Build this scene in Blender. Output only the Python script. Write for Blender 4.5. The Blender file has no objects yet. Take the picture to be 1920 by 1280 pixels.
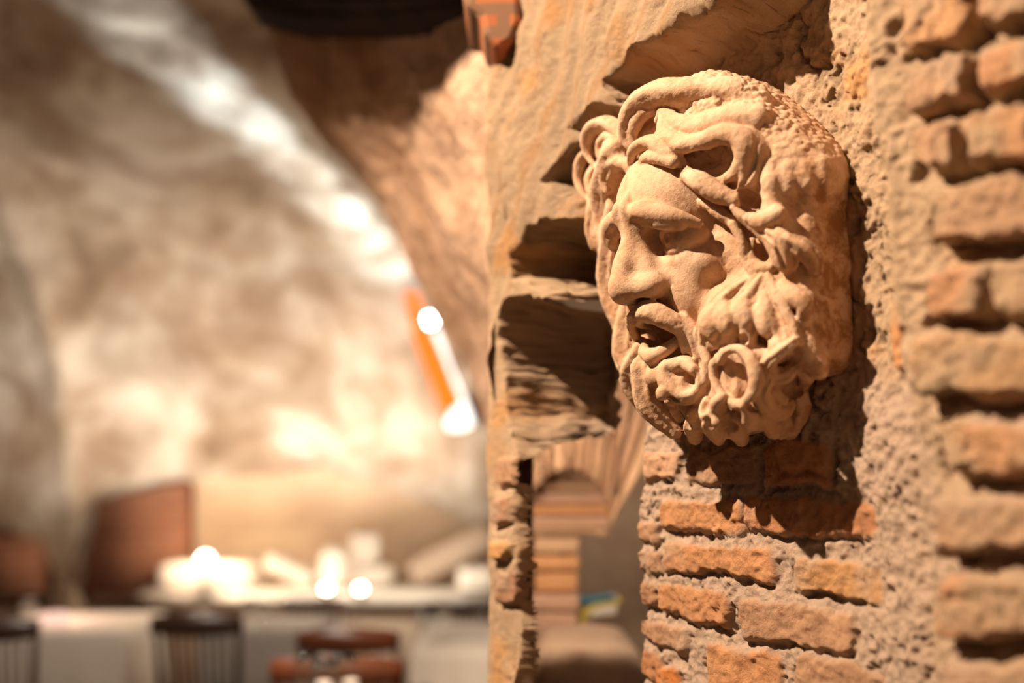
import bpy, math, random
import numpy as np
from mathutils import Vector

sc = bpy.context.scene
COL = sc.collection

# ------------------------------------------------------------------ camera
FPX = 1867.0                      # focal length in pixels of the 1920 x 1280 frame
PITCH = math.radians(7.02)
CAMZ = 1.60
cd = bpy.data.cameras.new('camera')
cd.sensor_width = 36.0
cd.lens = 36.0 * FPX / 1920.0
cd.clip_start = 0.05
cd.clip_end = 100
cd.dof.use_dof = True
cd.dof.focus_distance = 1.40
cd.dof.aperture_fstop = 1.1
cam = bpy.data.objects.new('camera', cd)
cam.location = (0, 0, CAMZ)
cam.rotation_euler = (math.pi / 2 + PITCH, 0, 0)
COL.objects.link(cam)
sc.camera = cam

# ------------------------------------------------------------------ world and exposure
w = bpy.data.worlds.new('world')
sc.world = w
w.use_nodes = True
w.node_tree.nodes['Background'].inputs[0].default_value = (1.0, 0.74, 0.54, 1)
w.node_tree.nodes['Background'].inputs[1].default_value = 0.09
sc.view_settings.view_transform = 'Standard'
sc.view_settings.look = 'None'
sc.view_settings.gamma = 1.0
sc.view_settings.exposure = 0.0
sc.view_settings.use_curve_mapping = False

# frame of the wall that carries the mask: U runs along it towards the viewer, W is its normal
CP, SP = math.cos(PITCH), math.sin(PITCH)
CAM = np.array([0, 0, CAMZ])
UX = np.array([0.530, -0.848, 0.0]); UX /= np.linalg.norm(UX)
VX = np.array([0, 0, 1.0])
WX = np.array([-0.848, -0.530, 0.0]); WX /= np.linalg.norm(WX)


def ray(px, py):
    a, b = (px - 960) / FPX, (640 - py) / FPX
    return np.array([a, CP - SP * b, SP + CP * b])


def at(px, py, Y):
    """world point seen at a pixel at horizontal depth Y"""
    r = ray(px, py)
    return CAM + r * (Y / r[1])


O = at(1370, 480, 1.45)           # foot of the mask on its wall


def wl(u, v, w_):
    return O + UX * u + VX * v + WX * w_


def P(px, py, w_):
    """(u, v, w) of the point of a pixel that stands w_ off the mask wall"""
    r = ray(px, py)
    n = WX @ r
    t = (w_ - WX @ (CAM - O)) / n
    q = CAM + r * t - O
    return np.array([q @ UX, q[2], w_])


def lamp(name, kind, loc, power, color, target=None, **kw):
    l = bpy.data.lights.new(name, kind)
    l.energy = power
    l.color = color
    for k, v in kw.items():
        setattr(l, k, v)
    o = bpy.data.objects.new(name, l)
    o.location = loc
    if target is not None:
        o.rotation_euler = (Vector(target) - Vector(loc)).to_track_quat('-Z', 'Y').to_euler()
    COL.objects.link(o)
    return o


# the warm ceiling spot that lights the mask from above in front
KEYPOS = wl(-0.48, 1.85, 1.90)
KEY = lamp('key_spotlight', 'SPOT', KEYPOS, 950, (1.0, 0.77, 0.57), target=wl(-0.30, -0.25, 0.0),
           spot_size=math.radians(76), spot_blend=0.3, shadow_soft_size=0.025)

# lights of the vaulted room: warm bench lamps, added fills, cold spots for the vault streak
lamp('bench_glow', 'POINT', at(385, 1010, 6.4), 24, (1.0, 0.78, 0.55), shadow_soft_size=0.05)
for px_, e_ in ((60, 22), (230, 38), (430, 56), (612, 58), (740, 48), (860, 38)):  # unseen spots added in a row to brighten the foot of the vault
    lamp('vault_fill', 'SPOT', at(px_, 985, 6.2), e_, (1.0, 0.88, 0.77), target=at(px_ - 10, 640, 6.95), spot_size=math.radians(125), spot_blend=0.8, shadow_soft_size=0.05)
lamp('table_glow', 'POINT', at(120, 1085, 5.5), 5, (1.0, 0.66, 0.50), shadow_soft_size=0.06)
COLD_POS = at(806, 600, 6.50)
for k_, (tx, ty, tY) in enumerate(((735, 480, 6.9), (680, 425, 6.7), (625, 365, 6.4), (565, 305, 6.1), (500, 240, 5.7), (420, 175, 5.3), (330, 110, 4.9), (250, 30, 4.5))):  # added row of spots that draws the cold streak on the vault
    p_ = at(790, 585, 5.9); q_ = at(tx, ty, tY); d_ = float(np.linalg.norm(p_ - q_))
    lamp('vault_beam', 'SPOT', p_, (14, 28, 52, 95, 130, 130, 110, 80)[k_] * d_ ** 2, (0.74, 0.89, 1.0), target=q_, spot_size=math.radians((44, 34, 28, 23, 19, 16, 14, 13)[k_]), spot_blend=0.7, shadow_soft_size=0.04)
lamp('table_fill', 'AREA', (-1.4, 3.3, 2.7), 34, (1.0, 0.86, 0.72), target=(-1.6, 4.8, 0.0), size=0.5)  # fill added overhead to brighten tables and chairs, no fixture
lamp('passage_fill', 'SPOT', at(1004, 850, 2.2), 14, (1.0, 0.78, 0.56), target=at(1120, 980, 2.70), spot_size=math.radians(130), spot_blend=0.5, shadow_soft_size=0.02)  # added spot, hidden from view, that lights the brick ring
lamp('passage_fill', 'POINT', at(1235, 940, 3.1), 3.5, (1.0, 0.82, 0.64), shadow_soft_size=0.05)  # added point behind the mask wall to brighten the passage wall
for px_ in (560, 640, 760, 850):  # extra points without fixtures, added to brighten the bench stones
    lamp('bench_glow', 'POINT', at(px_, 1060, 6.2), 4.5, (1.0, 0.86, 0.70), shadow_soft_size=0.05)

# ------------------------------------------------------------------ numeric helpers
def hash3(ix, iy, iz, seed=0):
    h = (ix.astype(np.int64) * 374761393 + iy.astype(np.int64) * 668265263 + iz.astype(np.int64) * 2147483647 + seed * 974711) & 0xffffffff
    h = ((h ^ (h >> 13)) * 1274126177) & 0xffffffff
    h = (h ^ (h >> 16)) & 0xffffffff
    h = (h * 2246822519) & 0xffffffff
    return ((h ^ (h >> 15)) & 0xffffff) / float(0xffffff)


def vnoise(p, seed=0):
    """smooth value noise in -1..1; p is (n, 3)"""
    i = np.floor(p).astype(np.int64)
    f = p - i
    f = f * f * (3 - 2 * f)
    r = 0
    for dx in (0, 1):
        wx = f[:, 0] if dx else 1 - f[:, 0]
        for dy in (0, 1):
            wy = f[:, 1] if dy else 1 - f[:, 1]
            for dz in (0, 1):
                wz = f[:, 2] if dz else 1 - f[:, 2]
                r = r + wx * wy * wz * hash3(i[:, 0] + dx, i[:, 1] + dy, i[:, 2] + dz, seed)
    return r * 2 - 1


def fbm(p, octaves=4, seed=0, gain=0.5):
    r, a, s = 0, 1.0, 0
    for o in range(octaves):
        r = r + a * vnoise(p * (2.03 ** o) + 11.7 * o, seed + o)
        s += a
        a *= gain
    return r / s


def worley(p, seed=0):
    """distance to the nearest and second nearest jittered cell point"""
    i = np.floor(p).astype(np.int64)
    d1 = np.full(len(p), 9.0)
    d2 = np.full(len(p), 9.0)
    for dx in (-1, 0, 1):
        for dy in (-1, 0, 1):
            for dz in (-1, 0, 1):
                a, b, c = i[:, 0] + dx, i[:, 1] + dy, i[:, 2] + dz
                q = np.stack([a + hash3(a, b, c, seed), b + hash3(a, b, c, seed + 1), c + hash3(a, b, c, seed + 2)], 1)
                d = np.sqrt(((q - p) ** 2).sum(1))
                d2 = np.minimum(d2, np.maximum(d1, d))
                d1 = np.minimum(d1, d)
    return d1, d2


def sstep(a, b, x):
    t = np.clip((x - a) / (b - a), 0, 1)
    return t * t * (3 - 2 * t)


def catmull(pts, n=8):
    p = np.asarray(pts, float)
    if len(p) < 3:
        t = np.linspace(0, 1, n + 1)[:, None]
        return p[0] * (1 - t) + p[1] * t
    q = np.vstack([2 * p[0] - p[1], p, 2 * p[-1] - p[-2]])
    out = []
    for i in range(1, len(q) - 2):
        t = np.linspace(0, 1, n, endpoint=False)[:, None]
        a, b, c, d = q[i - 1], q[i], q[i + 1], q[i + 2]
        out.append(0.5 * (2 * b + (c - a) * t + (2 * a - 5 * b + 4 * c - d) * t ** 2 + (3 * b - a - 3 * c + d) * t ** 3))
    out.append(q[-2][None])
    return np.vstack(out)


class Field:
    """a signed distance field on a grid, carved like clay"""

    def __init__(self, lo, hi, h):
        self.lo, self.h = np.array(lo, float), h
        self.n = np.ceil((np.array(hi) - self.lo) / h).astype(int) + 1
        self.F = np.full(self.n, 0.5, np.float32)
        self.L = np.zeros(self.n, np.uint8)
        self.C = np.full(self.n, 0.5, np.float32)
        self.ax = [(self.lo[k] + h * np.arange(self.n[k])).astype(np.float32) for k in range(3)]

    def box(self, lo, hi, pad):
        a = np.clip(np.floor((np.asarray(lo) - pad - self.lo) / self.h).astype(int), 0, self.n)
        b = np.clip(np.ceil((np.asarray(hi) + pad - self.lo) / self.h).astype(int) + 1, 0, self.n)
        s = tuple(slice(x, y) for x, y in zip(a, b))
        return s, (self.ax[0][s[0]][:, None, None], self.ax[1][s[1]][None, :, None], self.ax[2][s[2]][None, None, :])

    def add(self, s, d, k, lab):
        F = self.F[s]
        if lab is not None:
            m = d < self.C[s]
            self.L[s][m] = lab
            self.C[s][m] = d[m]
        hh = np.clip(0.5 + 0.5 * (F - d) / k, 0, 1)
        self.F[s] = F * (1 - hh) + d * hh - k * hh * (1 - hh)

    def cut(self, s, d, k):
        F = self.F[s]
        hh = np.clip(0.5 - 0.5 * (F + d) / k, 0, 1)
        self.F[s] = F * (1 - hh) - d * hh + k * hh * (1 - hh)

    def ell(self, c, r, R=None, k=0.008, lab=1, cut=False, p=2.0):
        c, r = np.asarray(c, float), np.asarray(r, float)
        R = np.eye(3) if R is None else R            # columns are the ellipsoid's axes
        ext = np.sqrt(((R * r) ** 2).sum(1)) if p == 2 else (np.abs(R) * r).sum(1)
        s, (X, Y, Z) = self.box(c - ext, c + ext, k + 0.006)
        if 0 in [q.stop - q.start for q in s]:
            return
        X, Y, Z = X - c[0], Y - c[1], Z - c[2]
        q = [(X * R[0, i] + Y * R[1, i] + Z * R[2, i]) / r[i] for i in range(3)]
        if p == 2:
            k0 = np.sqrt(q[0] ** 2 + q[1] ** 2 + q[2] ** 2) + 1e-6
            k1 = np.sqrt((q[0] / r[0]) ** 2 + (q[1] / r[1]) ** 2 + (q[2] / r[2]) ** 2) + 1e-6
            d = k0 * (k0 - 1) / k1
        else:
            k0 = (np.abs(q[0]) ** p + np.abs(q[1]) ** p + np.abs(q[2]) ** p) ** (1 / p)
            d = (k0 - 1) * r.min()
        d = d.astype(np.float32)
        self.cut(s, d, k) if cut else self.add(s, d, k, lab)

    def tube(self, pts, rad, k=0.005, lab=1, cut=False, n=7, groove=0, gd=0.0, dish=0.0, out=(0, 0, 1), flat=1.0):
        """a swept round section; groove: number of strands, dish: hollow on the outer side, flat<1: squashed along out"""
        c = catmull(pts, n)
        r = catmull(np.asarray(rad, float)[:, None], n)[:, 0]
        r = np.maximum(r, 0.0008)
        rm = r.max()
        s, (X, Y, Z) = self.box(c.min(0) - rm, c.max(0) + rm, k + 0.004)
        if 0 in [q.stop - q.start for q in s]:
            return
        best = None
        out = np.asarray(out, float); out = out / np.linalg.norm(out)
        need = groove or dish or flat != 1.0
        for i in range(len(c) - 1):
            a, b = c[i], c[i + 1]
            ab = b - a
            L2 = ab @ ab
            if L2 < 1e-12:
                continue
            x, y, z = X - a[0], Y - a[1], Z - a[2]
            t = np.clip((x * ab[0] + y * ab[1] + z * ab[2]) / L2, 0, 1)
            ox, oy, oz = x - t * ab[0], y - t * ab[1], z - t * ab[2]
            rr = r[i] + (r[i + 1] - r[i]) * t
            if need:
                T = ab / math.sqrt(L2)
                B = np.cross(T, out); B /= (np.linalg.norm(B) + 1e-9)
                N = np.cross(B, T)
                so = ox * B[0] + oy * B[1] + oz * B[2]
                no = ox * N[0] + oy * N[1] + oz * N[2]
                to = ox * T[0] + oy * T[1] + oz * T[2]
                d = np.sqrt(so ** 2 + (no / flat) ** 2 + to ** 2) - rr
                q = np.clip(so / rr, -1.2, 1.2)
                if groove:
                    d = d + gd * (0.5 - 0.5 * np.cos(np.arcsin(np.clip(q, -1, 1)) * 2 * groove)) * np.clip(rr / rm, 0.2, 1)
                if dish:
                    d = d + dish * rr * np.exp(-(q / 0.55) ** 2) * (no > 0)
            else:
                d = np.sqrt(ox ** 2 + oy ** 2 + oz ** 2) - rr
            best = d if best is None else np.minimum(best, d)
        best = best.astype(np.float32)
        self.cut(s, best, k) if cut else self.add(s, best, k, lab)

    def mesh(self):
        """surface nets: vertices, quads, label of every vertex"""
        F = self.F
        neg = F < 0
        c = np.zeros(self.n - 1, np.int8)
        for dx in (0, 1):
            for dy in (0, 1):
                for dz in (0, 1):
                    c += neg[dx:self.n[0] - 1 + dx, dy:self.n[1] - 1 + dy, dz:self.n[2] - 1 + dz]
        act = (c > 0) & (c < 8)
        idx = np.full(act.shape, -1, np.int32)
        cells = np.argwhere(act)
        idx[act] = np.arange(len(cells))
        acc = np.zeros((len(cells), 3)); cnt = np.zeros(len(cells))
        cor = {}
        for dx in (0, 1):
            for dy in (0, 1):
                for dz in (0, 1):
                    cor[dx, dy, dz] = F[cells[:, 0] + dx, cells[:, 1] + dy, cells[:, 2] + dz]
        for a in cor:
            for ax in range(3):
                if a[ax] == 0:
                    b = list(a); b[ax] = 1; b = tuple(b)
                    fa, fb = cor[a], cor[b]
                    m = (fa < 0) != (fb < 0)
                    t = np.where(m, fa / np.where(m, fa - fb, 1), 0)
                    p = np.repeat(np.array(a, float)[None], len(cells), 0)
                    p[:, ax] += t
                    acc[m] += p[m]; cnt[m] += 1
        V = self.lo + self.h * (cells + acc / cnt[:, None])
        lab = self.L[cells[:, 0], cells[:, 1], cells[:, 2]]
        Q = []
        for ax in range(3):
            o1, o2 = [k for k in range(3) if k != ax]
            lo = [slice(None)] * 3; hi = [slice(None)] * 3
            lo[ax] = slice(0, -1); hi[ax] = slice(1, None)
            for k in (o1, o2):
                lo[k] = slice(1, -1); hi[k] = slice(1, -1)
            A, B = neg[tuple(lo)], neg[tuple(hi)]
            for sign, M in ((1, A & ~B), (-1, ~A & B)):
                e = np.argwhere(M)
                if not len(e):
                    continue
                e[:, o1] += 1; e[:, o2] += 1
                def g(d1, d2):
                    q = e.copy(); q[:, o1] -= d1; q[:, o2] -= d2
                    return idx[q[:, 0], q[:, 1], q[:, 2]]
                quad = np.stack([g(1, 1), g(0, 1), g(0, 0), g(1, 0)], 1)
                flip = (sign == -1) ^ (ax == 1)
                Q.append(quad[:, ::-1] if flip else quad)
        Q = np.vstack(Q)
        Q = Q[(Q >= 0).all(1)]
        return V, Q, lab


def vnormals(V, Q):
    a = V[Q[:, 2]] - V[Q[:, 0]]; b = V[Q[:, 3]] - V[Q[:, 1]]
    fn = np.cross(a, b)
    N = np.zeros_like(V)
    for k in range(4):
        for j in range(3):
            N[:, j] += np.bincount(Q[:, k], fn[:, j], len(V))
    return N / (np.linalg.norm(N, axis=1)[:, None] + 1e-12)


def relax(V, Q, it=1, f=0.5):
    for _ in range(it):
        S = np.zeros_like(V); c = np.zeros(len(V))
        for k in range(4):
            i, j = Q[:, k], Q[:, (k + 1) % 4]
            for a, b in ((i, j), (j, i)):
                for m in range(3):
                    S[:, m] += np.bincount(a, V[b, m], len(V))
                c += np.bincount(a, minlength=len(V))
        V = V * (1 - f) + f * S / np.maximum(c, 1)[:, None]
    return V


def mesh_np(name, V, Q, mat=None, parent=None, smooth=True, colors=None, loc=None):
    """one mesh object from arrays; colors: {attribute: (n, 3)}"""
    me = bpy.data.meshes.new(name)
    V = np.asarray(V, np.float32); Q = np.asarray(Q, np.int32)
    k = Q.shape[1]
    if loc is not None:
        V = V - np.asarray(loc, np.float32)
    me.vertices.add(len(V)); me.vertices.foreach_set('co', V.ravel())
    me.loops.add(Q.size); me.loops.foreach_set('vertex_index', Q.ravel())
    me.polygons.add(len(Q))
    me.polygons.foreach_set('loop_start', np.arange(0, Q.size, k, dtype=np.int32))
    me.update(calc_edges=True)
    me.validate()
    if smooth:
        me.polygons.foreach_set('use_smooth', np.ones(len(me.polygons), bool))
    for an, cv in (colors or {}).items():
        a = me.color_attributes.new(an, 'FLOAT_COLOR', 'POINT')
        c4 = np.ones((len(V), 4), np.float32); c4[:, :3] = cv
        a.data.foreach_set('color', c4.ravel())
    if mat:
        me.materials.append(mat)
    o = bpy.data.objects.new(name, me)
    COL.objects.link(o)
    if loc is not None:
        o.location = [float(x) for x in loc]
    if parent:
        o.parent = parent
    return o


def tag(o, label=None, cat=None, group=None, kind=None):
    if label: o['label'] = label
    if cat: o['category'] = cat
    if group: o['group'] = group
    if kind: o['kind'] = kind
    return o


def empty(name, loc=(0, 0, 0), rz=0.0):
    o = bpy.data.objects.new(name, None)
    o.empty_display_size = 0.1
    o.location = [float(x) for x in loc]
    o.rotation_euler = (0, 0, rz)
    COL.objects.link(o)
    return o


# ------------------------------------------------------------------ materials
def mat_new(name):
    m = bpy.data.materials.new(name)
    m.use_nodes = True
    nt = m.node_tree
    return m, nt, nt.nodes['Principled BSDF']


def node(nt, kind, **kw):
    n = nt.nodes.new(kind)
    for k, v in kw.items():
        if k.startswith('i_'):
            n.inputs[k[2:].replace('_', ' ')].default_value = v
        else:
            setattr(n, k, v)
    return n


def mix(nt, fac, a, b, blend='MIX'):
    n = nt.nodes.new('ShaderNodeMix'); n.data_type = 'RGBA'; n.blend_type = blend
    for sock, val in ((n.inputs[0], fac), (n.inputs[6], a), (n.inputs[7], b)):
        if isinstance(val, bpy.types.NodeSocket): nt.links.new(val, sock)
        elif isinstance(val, (int, float)): sock.default_value = val
        else: sock.default_value = (*val, 1)
    return n.outputs[2]


def noise(nt, scale, detail=4, rough=0.55, vec=None, dist=0.0):
    n = nt.nodes.new('ShaderNodeTexNoise')
    n.inputs['Scale'].default_value = scale; n.inputs['Detail'].default_value = detail
    n.inputs['Roughness'].default_value = rough; n.inputs['Distortion'].default_value = dist
    if vec is None:
        tc = nt.nodes.new('ShaderNodeTexCoord'); vec = tc.outputs['Object']
    nt.links.new(vec, n.inputs['Vector'])
    return n.outputs['Fac']


def ramp(nt, fac, stops):
    n = nt.nodes.new('ShaderNodeValToRGB')
    nt.links.new(fac, n.inputs[0])
    e = n.color_ramp.elements
    while len(e) < len(stops): e.new(0.5)
    for i, (p, c) in enumerate(stops):
        e[i].position = p
        e[i].color = (*c, 1) if not isinstance(c, (int, float)) else (c, c, c, 1)
    return n.outputs[0]


def bump(nt, bsdf, height, strength, dist):
    b = nt.nodes.new('ShaderNodeBump')
    b.inputs['Strength'].default_value = strength; b.inputs['Distance'].default_value = dist
    nt.links.new(height, b.inputs['Height'])
    nt.links.new(b.outputs[0], bsdf.inputs['Normal'])


def simple(name, color, rough=0.6, var=0.15, scale=20, metallic=0.0, bumpd=0.0, spec=0.5, **kw):
    m, nt, b = mat_new(name)
    c = mix(nt, noise(nt, scale), tuple(x * (1 - var) for x in color), tuple(min(1, x * (1 + var)) for x in color))
    nt.links.new(c, b.inputs['Base Color'])
    b.inputs['Roughness'].default_value = rough; b.inputs['Metallic'].default_value = metallic
    b.inputs['Specular IOR Level'].default_value = spec
    for k, v in kw.items():
        b.inputs[k.replace('_', ' ')].default_value = v
    if bumpd: bump(nt, b, noise(nt, scale * 4), 1.0, bumpd)
    return m


def glow(name, color, strength):
    m, nt, b = mat_new(name)
    b.inputs['Base Color'].default_value = (*[c * .05 for c in color], 1)
    b.inputs['Emission Color'].default_value = (*color, 1)
    b.inputs['Emission Strength'].default_value = strength
    return m

# ------------------------------------------------------------------ the stone mask
def build_mask(h):
    S = 1 / 1310.0                                   # metres per pixel at the mask
    f = Field((-0.30, -0.34, -0.02), (0.27, 0.31, 0.27), h)
    FACE, EYE, HAIR, BEARD, MOU, CURL = 1, 2, 3, 4, 5, 6

    def T(pts, k=0.004, **kw):                       # points (px, py, w, radius in px)
        f.tube([P(a, b, c) for a, b, c, _ in pts], [r * S for *_, r in pts], k=k, **kw)

    def E(px, py, w_, r, k=0.006, rot=0.0, tilt=0.0, **kw):
        ca, sa, ct, st = math.cos(rot), math.sin(rot), math.cos(tilt), math.sin(tilt)
        R = np.array([[ct, 0, st], [0, 1, 0], [-st, 0, ct]]) @ np.array([[ca, -sa, 0], [sa, ca, 0], [0, 0, 1]])
        f.ell(P(px, py, w_), np.array(r) * S, R=R, k=k, **kw)

    def surf(px, py):                                # how far the clay stands off the wall at a pixel
        ws = np.arange(0.26, -0.01, -h / 2)
        q0, q1 = P(px, py, 0.26), P(px, py, -0.01)
        t = (0.26 - ws) / 0.27
        q = q0[None] * (1 - t[:, None]) + q1[None] * t[:, None]
        g = np.round((q - f.lo) / h).astype(int)
        ok = ((g >= 0) & (g < f.n)).all(1)
        g = np.clip(g, 0, f.n - 1)
        hit = np.flatnonzero((f.F[g[:, 0], g[:, 1], g[:, 2]] < 0) & ok)
        return ws[hit[0]] if len(hit) else 0.0

    def D(pts, k=0.004, **kw):                       # points (px, py, px off the clay under it, radius in px)
        ww = np.array([surf(a, b) for a, b, *_ in pts])
        if len(ww) > 2:
            ww = np.convolve(np.r_[ww[0], ww, ww[-1]], [.25, .5, .25], 'valid')
        f.tube([P(a, b, w_ + c * S) for (a, b, c, _), w_ in zip(pts, ww)], [r * S for *_, r in pts], k=k, out=WOUT, **kw)

    def X(px, py, off, r, k=0.004, rot=0.0, **kw):   # a hollow or a lump on the clay
        E(px, py, surf(px, py) + off * S, r, k=k, rot=rot, **kw)

    WOUT = (0.45, 0.15, 1.0)
    # --- head block behind everything
    f.ell((0.0, 0.045, 0.0), (0.203, 0.208, 0.105), k=0.02, lab=HAIR, p=2.6)
    f.ell((0.105, -0.075, 0.0), (0.108, 0.118, 0.080), k=0.012, lab=HAIR, p=7)
    f.ell((-0.10, -0.07, 0.0), (0.095, 0.115, 0.085), k=0.02, lab=HAIR, p=3)
    f.ell((0.02, -0.15, 0.0), (0.13, 0.115, 0.105), k=0.02, lab=BEARD)

    # --- the face, in a frame of its own: x right, y up, z out
    pit, yaw = math.radians(13), math.radians(-3)
    cp, sp, cy, sy = math.cos(pit), math.sin(pit), math.cos(yaw), math.sin(yaw)
    R = np.array([[cy, 0, sy], [0, 1, 0], [-sy, 0, cy]]) @ np.array([[1, 0, 0], [0, cp, -sp], [0, sp, cp]])
    E0 = P(1222, 450, 0.137)

    def fp(x, y, z):
        return E0 + R @ np.array([x, y, z])

    def fe(c, r, k=0.008, lab=FACE, mir=True, rz=0.0, **kw):
        for s in ((1, -1) if (mir and c[0]) else (1,)):
            a = rz * s
            Q = R @ np.array([[math.cos(a), -math.sin(a), 0], [math.sin(a), math.cos(a), 0], [0, 0, 1]])
            f.ell(fp(c[0] * s, c[1], c[2]), r, R=Q, k=k, lab=lab, **kw)

    def ft(pts, rad, k=0.005, lab=FACE, mir=True, **kw):
        for s in ((1, -1) if mir else (1,)):
            f.tube([fp(x * s, y, z) for x, y, z in pts], rad, k=k, lab=lab, out=R @ np.array([0, 0, 1.0]), **kw)

    fe((0, 0.034, -0.085), (0.098, 0.108, 0.120), k=0.01)            # forehead
    fe((0, -0.075, -0.085), (0.090, 0.150, 0.100), k=0.02)           # mid face
    fe((0, -0.205, -0.035), (0.050, 0.045, 0.050), k=0.03, lab=BEARD)
    fe((0.064, -0.050, -0.020), (0.034, 0.028, 0.031), k=0.03)       # cheek bones
    fe((0.052, -0.090, -0.012), (0.030, 0.036, 0.030), k=0.02)
    ft([(0.024, -0.035, 0.008), (0.036, -0.065, 0.008), (0.050, -0.100, 0.002)], [0.014, 0.020, 0.018], k=0.016)
    fe((0, 0.026, 0.010), (0.026, 0.026, 0.032), k=0.02)             # root of the nose
    fe((0.058, -0.006, 0.020), (0.038, 0.026, 0.026), k=0.010, cut=True)   # sockets
    fe((0.032, -0.010, 0.022), (0.015, 0.020, 0.022), k=0.008, cut=True)
    ft([(0.008, 0.038, 0.036), (0.026, 0.040, 0.036), (0.050, 0.031, 0.028), (0.076, 0.017, 0.012), (0.092, 0.004, -0.010)],
       [0.008, 0.013, 0.015, 0.012, 0.006], k=0.009)                 # brows
    ft([(0.032, 0.024, 0.030), (0.056, 0.015, 0.026), (0.080, 0.005, 0.010)], [0.006, 0.0085, 0.006], k=0.004)
    ft([(0.004, 0.066, 0.030), (0.009, 0.050, 0.042), (0.010, 0.034, 0.040)], [0.004, 0.008, 0.005], k=0.006)
    ft([(0.022, 0.058, 0.044), (0.020, 0.046, 0.0520), (0.018, 0.034, 0.052)], [0.002, 0.004, 0.004], k=0.004, cut=True)
    ft([(0.0, 0.040, 0.051), (0.0, 0.028, 0.047)], [0.002, 0.003], k=0.004, cut=True, mir=False)
    # eyes with lids
    fe((0.059, -0.009, -0.013), (0.0330, 0.0260, 0.0300), k=0.002, lab=EYE)
    fe((0.052, -0.006, 0.0150), (0.0055, 0.0055, 0.0030), k=0.001, cut=True)
    ft([(0.028, -0.010, 0.002), (0.040, 0.002, 0.0125), (0.056, 0.007, 0.0155), (0.074, -0.001, 0.0075), (0.086, -0.012, -0.010)],
       [0.0030, 0.0042, 0.0046, 0.0044, 0.0030], k=0.002)
    ft([(0.028, -0.014, 0.002), (0.041, -0.022, 0.0085), (0.057, -0.0245, 0.0095), (0.073, -0.020, 0.003), (0.085, -0.013, -0.010)],
       [0.0026, 0.0040, 0.0046, 0.0042, 0.0026], k=0.003)
    ft([(0.036, -0.033, 0.004), (0.052, -0.040, 0.006), (0.072, -0.034, 0.001)], [0.003, 0.006, 0.004], k=0.012)
    # nose
    ft([(0, 0.030, 0.030), (0, 0.004, 0.038), (0, -0.028, 0.055), (0, -0.052, 0.067)], [0.013, 0.0130, 0.0165, 0.017], k=0.012, mir=False)
    ft([(0.004, -0.004, 0.026), (0.014, -0.034, 0.034), (0.026, -0.060, 0.036)], [0.012, 0.018, 0.018], k=0.012)
    fe((0, -0.064, 0.064), (0.022, 0.018, 0.022), k=0.012)
    fe((0.014, -0.066, 0.050), (0.024, 0.0165, 0.022), k=0.012)
    fe((0.032, -0.067, 0.036), (0.0180, 0.0165, 0.024), k=0.013)
    ft([(0.046, -0.050, 0.034), (0.052, -0.066, 0.027), (0.050, -0.082, 0.020)], [0.0012, 0.0022, 0.0016], k=0.003, cut=True)
    fe((0.020, -0.0850, 0.046), (0.0130, 0.0105, 0.019), k=0.003, cut=True)
    # cheek folds
    ft([(0.040, -0.072, 0.022), (0.054, -0.096, 0.016), (0.062, -0.122, 0.006)], [0.005, 0.009, 0.007], k=0.010)
    # mouth
    fe((0, -0.108, 0.016), (0.040, 0.024, 0.032), k=0.012)
    fe((0, -0.190, 0.016), (0.040, 0.024, 0.034), k=0.010)
    fe((0, -0.133, 0.030), (0.036, 0.0215, 0.085), k=0.003, cut=True)
    fe((0, -0.126, 0.002), (0.034, 0.030, 0.036), k=0.003, cut=True)
    ft([(0.039, -0.143, 0.016), (0.028, -0.154, 0.031), (0.0, -0.162, 0.041)], [0.006, 0.0090, 0.0105], k=0.006)

    # --- moustache: two strands each side, mirrored in the face frame
    for sd_, q in ((1, 1.0), (-1, 0.48)):
        for g in (0, 1):
            o = 0.005 * g
            ft([(x * sd_, y, z - (0.008 if sd_ < 0 else 0) * min(1, x / .02)) for x, y, z in ((0.003, -0.103 + o, 0.053), (0.022, -0.099, 0.052 - o), (0.044, -0.109 - o, 0.041), (0.057, -0.132, 0.026), (0.061 - g * 0.011, -0.162, 0.020))],
               [0.008 * q, 0.0155 * q, 0.0145 * q, 0.0125 * q, 0.0068 * q], k=0.004, lab=MOU, groove=2, gd=0.002, mir=False)
        ft([(x * sd_, y, z) for x, y, z in ((0.062, -0.118, 0.022), (0.070, -0.142, 0.018), (0.068, -0.170, 0.016))], [0.009 * q, 0.011 * q, 0.007 * q], k=0.003, lab=MOU, groove=2, gd=0.002, mir=False)

    # --- beard: body of the cheek beard, then locks laid over it
    f.ell(P(1420, 600, 0.055), (0.060, 0.070, 0.048), k=0.015, lab=BEARD)
    f.ell(P(1372, 585, 0.078), (0.048, 0.042, 0.040), k=0.015, lab=BEARD)
    f.ell(P(1360, 720, 0.070), (0.085, 0.075, 0.050), k=0.015, lab=BEARD)
    f.ell(P(1436, 728, 0.030), (0.058, 0.058, 0.045), k=0.015, lab=BEARD)
    D([(1420, 520, 2, 12), (1388, 540, 6, 18), (1352, 572, 12, 21), (1330, 610, 14, 22), (1322, 645, 8, 15), (1318, 660, 4, 8)], k=.007, lab=BEARD, groove=3, gd=.0030)
    D([(1428, 524, 2, 14), (1405, 560, 8, 20), (1378, 600, 14, 22), (1362, 636, 10, 18), (1352, 652, 4, 9)], k=.006, lab=BEARD, groove=3, gd=.0035)
    D([(1440, 540, 2, 17), (1430, 580, 8, 20), (1410, 612, 12, 19), (1402, 640, 8, 11)], k=.006, lab=BEARD, groove=3, gd=.003)
    D([(1400, 640, 4, 11), (1418, 655, 8, 17), (1440, 668, 10, 20), (1462, 662, 8, 17), (1472, 640, 4, 8)], k=.006, lab=BEARD, groove=2, gd=.003)
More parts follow.
